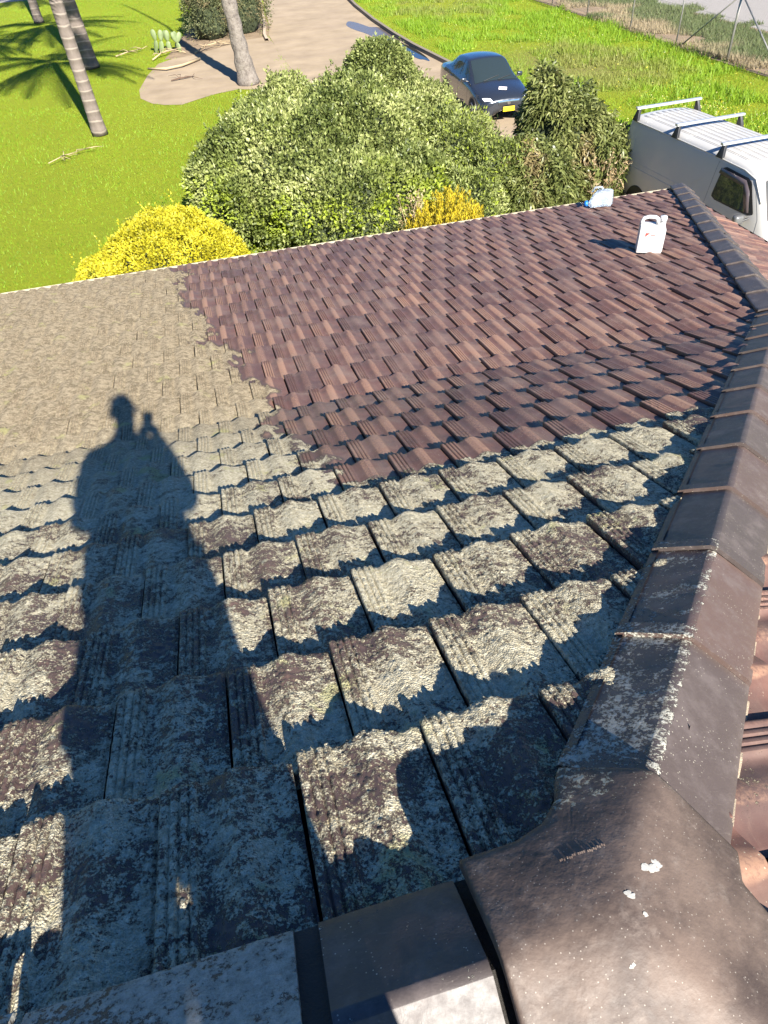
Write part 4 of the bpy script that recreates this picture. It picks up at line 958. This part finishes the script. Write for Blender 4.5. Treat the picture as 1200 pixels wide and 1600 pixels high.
    for s in (-1, 1):
        patch('side_window', [(s * .79, 1.42, .97), (s * .79, 2.22, .985), (s * .605, 2.22, 1.385), (s * .64, 1.90, 1.30)], M_GLASS)
        patch('side_window', [(s * .79, 2.30, .99), (s * .78, 3.10, 1.01), (s * .60, 2.98, 1.355), (s * .605, 2.30, 1.39)], M_GLASS)
        patch('side_window', [(s * .78, 3.16, 1.02), (s * .75, 3.52, 1.045), (s * .67, 3.30, 1.18), (s * .61, 3.07, 1.32)], M_GLASS)
        hl_ = patch('headlight', [(s * .50, .06, .635), (s * .74, .13, .655), (s * .77, .30, .71), (s * .54, .15, .69)], M_LENS, .006, 8)
        0 and patch('side_lamp', [(s * .34, .02, .60), (s * .47, .05, .63), (s * .50, .12, .69), (s * .38, .08, .67)], M_LENS, .005, 6)
        patch('tail_light', [(s * .55, 4.50, .78), (s * .76, 4.36, .80), (s * .76, 4.34, .92), (s * .55, 4.47, .88)], M_RED, .006, 6)
        m_ = MB(); m_.box((s * .93, 1.52, .98), (.17, .09, .12)); mm = m_.build('door_mirror', MP, root, bevel=.03)
        m_ = MB(); m_.box((s * .93, 1.57, .98), (.14, .005, .095)); m_.build('mirror_glass', M_GLASS, mm)
        m_ = MB(); m_.tube([(s * .80, 1.48, .93), (s * .90, 1.50, .96)], .02, 8); m_.build('mirror_arm', M_BLACKP, mm)
        # door shut lines and wheel arch lining
        for y in (1.36, 2.26, 3.18):
            patch('door_gap', [(s * .885, y - .004, .30), (s * .885, y + .004, .30), (s * .82, y + .004, .93), (s * .82, y - .004, .93)], M_BLACKP, .003, 6)
        for y in (2.08, 2.98):
            m_ = MB(); m_.box((s * .885, y, .84), (.03, .15, .028)); m_.build('door_handle', MP, root, bevel=.01)
    for s in (-1, 1):
        for y in (.80, 3.50):
            m_ = MB(); ns = 24
            m_.grid([[(s * (.80 - .25), y + .36 * math.cos(math.pi * k / ns), .30 + .36 * math.sin(math.pi * k / ns)), (s * .893, y + .36 * math.cos(math.pi * k / ns), .30 + .36 * math.sin(math.pi * k / ns)), (s * .893, y + .02 + 0 * k, .25)] for k in range(ns + 1)])
            m_.build('wheel_arch', M_BLACKP, root)
            wheel(root, s * .80, y, .315, .2, s)
    patch('grille', [(-.32, .02, .52), (.32, .02, .52), (.34, .04, .60), (-.34, .04, .60)], M_BLACKP, .008)
    patch('grille_bar', [(-.33, .03, .605), (.33, .03, .605), (.34, .05, .635), (-.34, .05, .635)], M_CHROME, .012)
    patch('lower_intake', [(-.52, .02, .28), (.52, .02, .28), (.48, .0, .39), (-.48, .0, .39)], M_BLACKP, .008)
    for z in (.30, .335, .37): patch('intake_slat', [(-.26, .0, z), (.26, .0, z), (.26, .0, z + .012), (-.26, .0, z + .012)], M_RIM, .014, 4)
    m_ = MB(); m_.box((0, -.03, .42), (.37, .012, .13)); pl_ = m_.build('number_plate', plain('yellow_plate', (.75, .55, .02), .4, .05), root, bevel=.004)
    for tx_, txx in (('DV', -.12), ('41', .0), ('VN', .12)): text_obj('plate_text', tx_, .085, M_BLACKP, pl_, (txx, -.038, .42), (R(90), 0, 0))
    m_ = MB(); m_.tube([(0.045 * math.cos(2 * math.pi * k / 20), -.012, .575 + .035 * math.sin(2 * math.pi * k / 20)) for k in range(21)], .006, 5); m_.box((-.02, -.012, .575), (.010, .01, .05)); m_.box((.02, -.012, .575), (.010, .01, .05)); m_.box((0, -.012, .575), (.035, .01, .009)); m_.build('badge', M_CHROME, root)
    lpl = patch('sticker', [(-.17, .47, .86), (.06, .38, .86), (.14, .56, .88), (-.09, .65, .88)], plain('white_card', (.80, .72, .72), .6, .03), .010, 4)
    patch('sticker_mark', [(-.08, .49, .86), (.03, .45, .86), (.05, .53, .87), (-.05, .58, .87)], plain('red_mark', (.65, .12, .12), .6, .1), .013, 3, lpl)
    for x0, x1 in ((-.42, .12), (.05, .55)):
        m_ = MB(); pts = []
        for k in range(8):
            t = k / 7; q, nn_, _, _ = bvh.find_nearest(Vector((x0 + (x1 - x0) * t, 1.13 + .14 * t, .96 + .1 * t))); pts.append(q + nn_ * .022)
        m_.tube(pts, .009, 5); m_.build('wiper', M_BLACKP, root)
    # inside, seen faintly: seats, wheel
    return root
car()
def van():
    # local: y=0 rear, +y forward (world -Y), x=0 near side .. 1.70 far side
    root = empty('parked_van', (9.30, 11.32, GZ), R(180 + 3.3), 'white high roofed work van with three roof bars parked right of the house', 'van')
    M_W = paint('white_van_paint', (.47, .455, .43), .38, 0, .5, .03)
    # with the 180 degree turn local +x points to world -X: mirror so near side is at x = 0 and far side at negative x
    H = 1.98
    prof_ = [(.06, .28), (.0, .42), (-.015, .75), (-.012, 1.0), (.01, 1.12), (.055, 1.55), (.10, 1.82), (.14, 1.89), (.22, 1.925), (.30, 1.945), (.55, 1.968), (.85, 1.975)]
    Wd = 1.70
    def ring(y, f_h, inset, top, lean=0.):
        out = []
        for x, z in prof_:
            zz_ = .28 + (z - .28) * (top - .28) / (1.975 - .28); out.append((x + inset * (1), zz_))
        full = [(-x, y, z) for x, z in out] + [(-(Wd - x), y, z) for x, z in out[::-1][1:]]
        return full
    st_ = [(.0, .03, 1.90), (.015, .012, 1.93), (.06, .003, 1.955), (.25, 0, 1.97), (1.2, 0, 1.98), (2.6, 0, 1.985), (3.5, 0, 1.975), (3.85, .0, 1.94), (4.0, .012, 1.89), (4.12, .03, 1.80), (4.50, .045, 1.12), (4.60, .055, 1.02), (4.72, .09, .85), (4.76, .13, .55), (4.74, .16, .34)]
    rows = [ring(y, 0, ins, tp) for y, ins, tp in st_]
    nP = len(rows[0]); nS = len(rows)
    mb = MB(); mb.grid(rows); mb.f.append(tuple(range(nP))[::-1]); mb.f.append(tuple((nS - 1) * nP + k for k in range(nP)))
    o = mb.build('body', M_W, root, True); sd_ = o.modifiers.new('sub', 'SUBSURF'); sd_.levels = 2; sd_.render_levels = 2
    from mathutils.bvhtree import BVHTree
    bpy.context.view_layer.update(); dg = bpy.context.evaluated_depsgraph_get(); ev = o.evaluated_get(dg); bvh = BVHTree.FromPolygons([v.co.copy() for v in ev.data.vertices], [tuple(p.vertices) for p in ev.data.polygons])
    def drape(pts2, off): 
        r = []
        for p in pts2:
            q, nn_, _, _ = bvh.find_nearest(Vector(p)); r.append(q + nn_ * off)
        return r
    def patch(name, c, mat, off=.006, n=14, par=root, rc=0.):
        c = [Vector(q) for q in c]; rows_ = []
        for a in range(n + 1):
            u = a / n; row = []
            for b in range(n + 1):
                v = b / n
                if rc:
                    eu = min(u, 1 - u); k = rc * (1 - math.sqrt(max(0, 1 - (1 - min(1, eu / rc)) ** 2))) * .9 if eu < rc else 0; v2 = .5 + (v - .5) * (1 - 2 * k)
                else: v2 = v
                row.append((c[0] * (1 - v2) + c[1] * v2) * (1 - u) + (c[3] * (1 - v2) + c[2] * v2) * u)
            rows_.append(drape(row, off))
        m_ = MB(); m_.grid(rows_); return m_.build(name, mat, par, True)
    def seam(name, pts, r=.004, mat=None, off=.001, par=root):
        P = [Vector(p) for p in pts]; dn = []
        for a, b in zip(P, P[1:]):
            for k in range(8): dn.append(a.lerp(b, k / 8))
        dn.append(P[-1]); m_ = MB(); m_.tube(drape(dn, off), r, 5); return m_.build(name, mat or M_BLACKP, par, True)
    M_SEAM = plain('panel_gap', (.10, .10, .10), .7); M_RIBSHADE = plain('rib_shade_tone', (.34, .31, .27), .8, .3)
    # roof corrugations run lengthwise: real raised ribs
    for k in range(9):
        x = -(.26 + (Wd - .52) * k / 8); y1 = 3.78 if 0 < k < 8 else 3.6
        seam('roof_rib', [(x, .22, 2.0), (x, 1.5, 2.0), (x, 2.8, 2.0), (x, y1, 1.97)], .012, M_W, -.003)
        seam('rib_shade_line', [(x - .035, .22, 2.0), (x - .035, 1.5, 2.0), (x - .035, 2.8, 2.0), (x - .035, y1, 1.97)], .006, M_RIBSHADE, .001)  # darker line beside each rib: the rib's shade put into colour
    for sx_ in (-.11, -(Wd - .11)): seam('drip_rail', [(sx_, .1, 1.84), (sx_, 1.4, 1.85), (sx_, 2.8, 1.85), (sx_, 3.7, 1.83), (sx_ , 4.02, 1.76), (sx_, 4.3, 1.42)], .014, M_W, .006)
    for side in (0, 1):
        X = lambda x: -x if side == 0 else -(Wd - x)
        seam('side_crease', [(X(.0), .12, 1.02), (X(0), 1.2, 1.02), (X(0), 2.6, 1.02)], .010, M_W, -.004)
        seam('side_crease', [(X(.06), .35, 1.60), (X(.02), .40, 1.20), (X(.01), .6, 1.12), (X(0), 2.4, 1.12)], .007, M_W, -.003)
        seam('door_gap', [(X(.1), 3.02, 1.80), (X(.02), 2.98, 1.2), (X(0), 2.96, .5)], .004, M_SEAM, -.001)
        seam('door_gap', [(X(.1), 4.02, 1.74), (X(.04), 4.36, 1.16), (X(.05), 4.42, .6), (X(.05), 4.3, .4)], .004, M_SEAM, -.001)
        fr = patch('side_window', [(X(.02), 3.10, 1.17), (X(.04), 4.26, 1.17), (X(.11), 3.94, 1.73), (X(.11), 3.18, 1.76)], M_BLACKP, .004, 16, rc=.12)
        patch('glass', [(X(.02), 3.14, 1.20), (X(.04), 4.18, 1.20), (X(.11), 3.90, 1.69), (X(.11), 3.21, 1.72)], M_GLASS, .009, 16, fr, rc=.12)
        m_ = MB(); m_.grid([[Vector((X(.02), 3.20, 1.745)), Vector((X(-.02), 3.20, 1.66))], [Vector((X(.02), 3.90, 1.72)), Vector((X(-.02), 3.90, 1.62))], [Vector((X(.01), 4.05, 1.58)), Vector((X(-.03), 3.97, 1.50))], [Vector((X(-.02), 4.20, 1.25)), Vector((X(-.04), 4.10, 1.22))]])
        m_.build('wind_deflector', plain('smoked_plastic', (.07, .055, .06), .2, .1), fr, True, solid=.004)
        m_ = MB(); sg = 1 if side == 0 else -1; m_.box((X(-.14), 4.12, 1.12), (.20, .14, .17)); mm = m_.build('door_mirror', plain('grey_mirror_shell', (.14, .14, .14), .35, .1, metal=.3), root, bevel=.05)
        m_ = MB(); m_.tube([(X(.02), 4.20, 1.14), (X(-.10), 4.16, 1.10)], .022, 8); m_.build('mirror_arm', M_BLACKP, mm)
        for y in (.82, 3.62):
            m_ = MB(); ns = 24; m_.grid([[(X(.3), y + .37 * math.cos(math.pi * k / ns), .33 + .37 * math.sin(math.pi * k / ns)), (X(-.022), y + .37 * math.cos(math.pi * k / ns), .33 + .37 * math.sin(math.pi * k / ns)), (X(-.022), y, .25)] for k in range(ns + 1)])
            m_.build('wheel_arch', M_BLACKP, root); wheel(root, X(.12), y, .33, .2, 1 if side == 0 else -1)
        patch('tail_light', [(X(.03), .02, .75), (X(.12), -.02, .75), (X(.12), -.02, 1.05), (X(.03), .02, 1.05)], M_RED, .008, 5)
        patch('headlight', [(X(.16), 4.74, .66), (X(.48), 4.78, .66), (X(.48), 4.74, .84), (X(.14), 4.70, .86)], M_LENS, .008, 6)
        m_ = MB(); q_, n_, _, _ = bvh.find_nearest(Vector((X(0), 3.16, .98))); m_.box(q_ + n_ * .012, (.03, .16, .035)); m_.build('door_handle', M_BLACKP, root, bevel=.008)
        seam('door_gap', [(X(.1), 1.55, 1.80), (X(.02), 1.55, 1.2), (X(0), 1.55, .5)], .003, M_SEAM, -.001) if side else None
        seam('fuel_scratch', [(X(.02), 2.45, 1.22), (X(.03), 2.72, 1.42)], .0015, plain('pale_scratch', (.5, .42, .3), .8), .001)
    wsf = patch('windscreen', [(-.20, 4.50, 1.12), (-(Wd - .20), 4.50, 1.12), (-(Wd - .24), 4.12, 1.78), (-.24, 4.12, 1.78)], M_BLACKP, .006, 18, rc=.08)
    patch('glass', [(-.235, 4.49, 1.15), (-(Wd - .235), 4.49, 1.15), (-(Wd - .275), 4.13, 1.75), (-.275, 4.13, 1.75)], plain('windscreen_glass', (.10, .13, .13), .06, .3, 2), .012, 18, wsf, rc=.08)
    m_ = MB(); m_.tube(drape([Vector((-.3 - .07 * k, 4.56 - .02 * k, 1.08 + .025 * k)) for k in range(9)], .02), .008, 5); m_.build('wiper', M_BLACKP, root)
    patch('rear_window', [(-.3, 0, 1.15), (-(Wd - .3), 0, 1.15), (-(Wd - .32), 0.02, 1.65), (-.32, 0.02, 1.65)], M_GLASS, .006)
    patch('bumper', [(-.12, 4.75, .35), (-(Wd - .12), 4.75, .35), (-(Wd - .14), 4.76, .55), (-.14, 4.76, .55)], M_BLACKP, .02)
    m_ = MB(); m_.box((-Wd / 2, .02, .42), (1.6, .10, .16)); m_.build('bumper', M_BLACKP, root, bevel=.03)
    M_AL = plain('aluminium_bar', (.62, .63, .62), .35, .08, 6, metal=.6)
    for y in (.22, 1.62, 3.02):
        m_ = MB(); m_.box((-Wd / 2, y, 2.10), (1.60, .085, .045)); b_ = m_.build('roof_bar', M_AL, root, bevel=.008)
        for x in (-.10, -(Wd - .10)):
            sg = 1 if x > -.8 else -1
            m_ = MB(); m_.add([(x + sg * .05, y - .10, 1.86), (x + sg * .05, y + .10, 1.86), (x - sg * .0, y + .035, 2.08), (x, y - .035, 2.08), (x - sg * .02, y - .08, 1.88), (x - sg * .02, y + .08, 1.88), (x - sg * .06, y + .03, 2.08), (x - sg * .06, y - .03, 2.08)],
                               [(0, 1, 2, 3), (7, 6, 5, 4), (0, 4, 5, 1), (3, 2, 6, 7), (1, 5, 6, 2), (0, 3, 7, 4)])
            m_.build('bar_foot', M_BLACKP, b_, bevel=.006)
    return root
van()
# ------------------------------------------------------------------ containers on the roof
def lo(x, y): return -y * TB
def jerry():
    bx, by = 4.18, 2.20; root = empty('plastic_can', (bx, by, lo(bx, by) + .035), R(-27), 'white plastic jerry can with handle standing upright on the clean tiles', 'jerry can')
    M_ = plain('white_plastic', (.52, .515, .50), .4, .02, 4); w_, d_, h_ = .245, .15, .335
    out = [(-.1225, 0), (.1225, 0), (.1225, .235), (.118, .262), (.105, .275), (.04, .285), (.035, .262), (-.068, .258), (-.082, .272), (-.082, .300), (-.068, .314), (.012, .318), (.034, .300), (.04, .312), (.022, .335), (-.085, .340), (-.115, .318), (-.1225, .28)]
    # body (profile with the handle opening) extruded and rounded
    body = [(-.1225, 0), (.1225, 0), (.1225, .235), (.110, .268), (.05, .276), (.035, .262), (-.1225, .262)]
    mb = MB(); n = len(body)
    mb.add([(x, -d_ / 2, z) for x, z in body] + [(x, d_ / 2, z) for x, z in body], [tuple(range(n)), tuple(range(n, 2 * n))[::-1]] + [(i, i + n, (i + 1) % n + n, (i + 1) % n) for i in range(n)])
    mb.build('body', M_, root, bevel=.018)
    mb = MB(); mb.tube([(-.105, 0, .25), (-.108, 0, .295), (-.095, 0, .322), (-.05, 0, .334), (.01, 0, .332), (.035, 0, .315), (.046, 0, .275)], [.022, .019, .018, .018, .018, .019, .022], 12); mb.build('handle', M_, root, True)
    mb = MB(); mb.tube([(.085, 0, .262), (.085, 0, .300)], .030, 20); mb.build('neck', M_, root, True)
    mb = MB(); mb.tube([(.085, 0, .297), (.085, 0, .340), (.085, 0, .345)], [.034, .034, .030], 24); mb.build('cap', plain('white_cap', (.55, .55, .54), .35, .02), root, True)
    mb = MB(); mb.box((.005, -d_ / 2 - .001, .12), (.19, .002, .19)); lb = mb.build('label', plain('paper_label', (.50, .485, .47), .6, .02, 10), root)
    mb = MB(); mb.add([(-.065, -d_ / 2 - .003, .165), (-.065, -d_ / 2 - .003, .205), (-.02, -d_ / 2 - .003, .205)], [(0, 1, 2)]); mb.add([(-.03, -d_ / 2 - .003, .175), (.03, -d_ / 2 - .003, .175), (.03, -d_ / 2 - .003, .185), (-.005, -d_ / 2 - .003, .185)], [(0, 1, 2, 3)]); mb.build('printed_mark', plain('red_print', (.40, .05, .04), .6), lb)
    mb = MB(); rg = random.Random(3)
    for k in range(9):
        z = .150 - k * .0135; x = -.08
        while x < .07:
            l = rg.uniform(.008, .03); mb.box((x + l / 2, -d_ / 2 - .0025, z), (l, .001, .004)); x += l + rg.uniform(.004, .012)
    mb.build('printed_lines', plain('grey_print', (.26, .24, .26), .7), lb)
jerry()
def bottle():
    c = Vector((4.98, 4.62, 0)); c.z = lo(c.x, c.y) + .035; root = empty('plastic_bottle', c, 0, 'empty clear plastic bottle with blue cap lying at the edge of the roof', 'bottle')
    g = NM('milky_plastic'); g.out((.60, .68, .76), .2, g.bump(g.noise(9, 3), .02, .8), Transmission_Weight=.6, IOR=1.2); M_ = g.m
    # axis along the slope-wise direction, square shouldered
    ax = Vector((.80, -.60, .12)).normalized(); sd_ = Vector((.60, .80, 0)).normalized(); up_ = ax.cross(sd_) * -1
    if up_.z < 0: up_ = -up_
    mb = MB(); rows_ = []; r = .105
    for t, k, sq in ((0, .02, 1), (0, .70, 1), (.012, .92, 1), (.04, 1, 1), (.12, 1, 1), (.20, .97, 1), (.235, .90, .7), (.265, .62, .3), (.285, .32, 0), (.30, .25, 0), (.325, .25, 0), (.325, .02, 0)):
        row = []
        for j in range(33):
            a = 2 * math.pi * j / 32; ca, sa = math.cos(a), math.sin(a); q = (abs(ca) ** 4 + abs(sa) ** 4) ** -.25; m_ = 1 * (1 - sq) + q * sq
            sh = min(1, max(0, (t - .19) / .09)); row.append(ax * (.17 - t) + sd_ * (ca * r * k * m_ - .055 * sh) + up_ * (sa * r * .92 * k * m_ + r * .95 - .045 * sh))
        rows_.append(row)
    mb.grid(rows_); mb.build('body', M_, root, True)
    e = ax * (.17 - .30) + up_ * (r * .95 - .045) - sd_ * .055; mb = MB(); mb.tube([e, e - ax * .04], .034, 20); mb.build('cap', plain('blue_cap', (.015, .16, .62), .35, .05), root, True)
    mb = MB(); mb.tube([ax * .05 + up_ * .21 + sd_ * .0, ax * .03 + up_ * .235, -ax * .05 + up_ * .235, -ax * .085 + up_ * .18], .014, 8); mb.build('handle', M_, root, True)
bottle()

# ------------------------------------------------------------------ the photographer (seen only as a shadow on the tiles)
def skin(name, joints, bones, mat, parent, root_i=0, sub=2):
    me = bpy.data.meshes.new(name); me.from_pydata([j[:3] for j in joints], bones, []); o = link(name, me, mat, parent)
    o.modifiers.new('skin', 'SKIN').use_smooth_shade = True
    bm = bmesh.new(); bm.from_mesh(me); ly = bm.verts.layers.skin.verify()
    for v, j in zip(bm.verts, joints): r = j[3]; v[ly].radius = (r, r if len(j) < 5 else j[4]); v[ly].use_root = (v.index == root_i)
    bm.to_mesh(me); bm.free()
    sb = o.modifiers.new('sub', 'SUBSURF'); sb.levels = sub; sb.render_levels = sub
    return o
def person():
    px, py = -.180, -4.29; root = empty('person', (px, py, 1.385), 0, 'person in dark jacket holding up a phone, casting the long shadow on the tiles', 'person')
    M_SK = plain('skin', (.42, .26, .18), .5, .1, 10); M_JK = plain('dark_jacket', (.03, .035, .045), .85, .2, 12, bump=.5); M_JN = plain('work_trousers', (.05, .06, .09), .9, .2, 16, bump=.5); M_HR = plain('dark_hair', (.03, .02, .015), .7, .3, 30)
    # body: one continuous surface
    J = [(0, 0, .92, .15, .12), (0, 0, 1.08, .14, .11), (0, .01, 1.25, .16, .12), (0, .01, 1.40, .17, .115), (0, .01, 1.50, .08), (.03, .02, 1.59, .064), (.04, .03, 1.69, .080, .09), (.04, .03, 1.78, .078, .085),
         (-.18, 0, 1.39, .062), (-.215, .04, 1.13, .047), (.0, .22, 1.17, .036), (.07, .27, 1.22, .030),
         (.18, 0, 1.39, .062), (.20, .05, 1.11, .047), (.17, .22, 1.18, .036), (.150, .27, 1.22, .030),
         (-.10, 0, .86, .10), (-.14, .05, .48, .068), (-.16, -.02, .10, .045), (-.17, .10, .04, .04), (.10, 0, .86, .10), (.14, .05, .48, .068), (.16, -.02, .10, .045), (.17, .10, .04, .04)]
    Bn = [(0, 1), (1, 2), (2, 3), (3, 4), (4, 5), (5, 6), (6, 7), (3, 8), (8, 9), (9, 10), (10, 11), (3, 12), (12, 13), (13, 14), (14, 15), (0, 16), (16, 17), (17, 18), (18, 19), (0, 20), (20, 21), (21, 22), (22, 23)]
    skin('body', J, Bn, M_SK, root)
    Jk = [(0, 0, .84, .245, .17), (0, 0, 1.04, .215, .15), (0, .01, 1.25, .20, .145), (0, .01, 1.39, .185, .13), (0, .01, 1.48, .125, .09), (-.185, 0, 1.39, .085), (-.215, .05, 1.13, .085), (-.02, .18, 1.16, .075), (.185, 0, 1.39, .085), (.20, .05, 1.11, .085), (.16, .18, 1.17, .075)]
    skin('jacket', Jk, [(0, 1), (1, 2), (2, 3), (3, 4), (3, 5), (5, 6), (6, 7), (3, 8), (8, 9), (9, 10)], M_JK, root)
    Jt = [(0, 0, .94, .17, .13), (-.10, 0, .84, .115), (-.14, .05, .48, .085), (-.16, -.02, .12, .065), (.10, 0, .84, .115), (.14, .05, .48, .085), (.16, -.02, .12, .065)]
    skin('trousers', Jt, [(0, 1), (1, 2), (2, 3), (0, 4), (4, 5), (5, 6)], M_JN, root)
    # hands with five fingers round the phone
    for s, hx_ in ((-1, .078), (1, .150)):
        c = Vector((hx_, .290, 1.235)); Jh = [(c.x, c.y, c.z, .028, .018), (c.x, c.y + .02, c.z + .045, .032, .016)]; B = [(0, 1)]
        for k in range(4):
            b = len(Jh); x = c.x - .026 + .0175 * k; l = (.030, .034, .032, .026)[k]
            Jh += [(x, c.y + .03, c.z + .075, .0095), (x - s * .01, c.y + .045, c.z + .075 + l, .0085), (x - s * .022, c.y + .035, c.z + .075 + l * 1.5, .0075)]; B += [(1, b), (b, b + 1), (b + 1, b + 2)]
        b = len(Jh); Jh += [(c.x + s * -.032, c.y - .005, c.z + .03, .011), (c.x + s * -.05, c.y - .01, c.z + .06, .009)]; B += [(0, b), (b, b + 1)]
        skin('hand', Jh, B, M_SK, root, 0, 1)
    mb = MB(); 
    bm = bmesh.new(); bmesh.ops.create_icosphere(bm, subdivisions=4, radius=1)
    for v in bm.verts:
        p = v.co.copy(); k = 1 + .05 * math.sin(p.x * 9) * math.cos(p.y * 8); lowc = -.05 if p.y > .1 else -.6
        v.co = Vector((.04 + p.x * .082 * k, .01 + p.y * .095 * k, 1.755 + max(p.z, lowc) * .115 * k + (.02 * math.sin(p.x * 14) if p.z > .5 else 0)))
    me = bpy.data.meshes.new('hair'); bm.to_mesh(me); bm.free(); link('hair', me, M_HR, root, True)
    hd_ = MB(); hd_.box((.04, .128, 1.69), (.022, .035, .045)); hd_.build('nose', M_SK, root, bevel=.008)
    for s in (-1, 1):
        m_ = MB(); m_.box((.04 + s * .032, .112, 1.72), (.026, .012, .012)); m_.build('eye', plain('eye', (.5, .5, .48), .2), root, bevel=.004)
        m_ = MB(); m_.box((.04 + s * .090, .025, 1.70), (.016, .035, .055)); m_.build('ear', M_SK, root, bevel=.007)
        m_ = MB(); m_.box((s * .165, .06, .045), (.10, .29, .10)); m_.build('boot', M_BLACKP, root, bevel=.035)
    m_ = MB(); m_.box((.04, .118, 1.65), (.05, .01, .010)); m_.build('mouth', plain('lips', (.30, .12, .10), .5), root, bevel=.003)
person()
ph = MB(); ph.box((0, 0, 0), (.074, .008, .150)); pho = ph.build('mobile_phone', M_BLACKP, None, bevel=.003)
tag(pho, 'black mobile phone held up in both hands of the photographer', 'phone')
pho.location = CAM - Vector(cf) * .013 + Vector(cu) * .045
pho.rotation_euler = Matrix((cr, cf, cu)).transposed().to_euler()
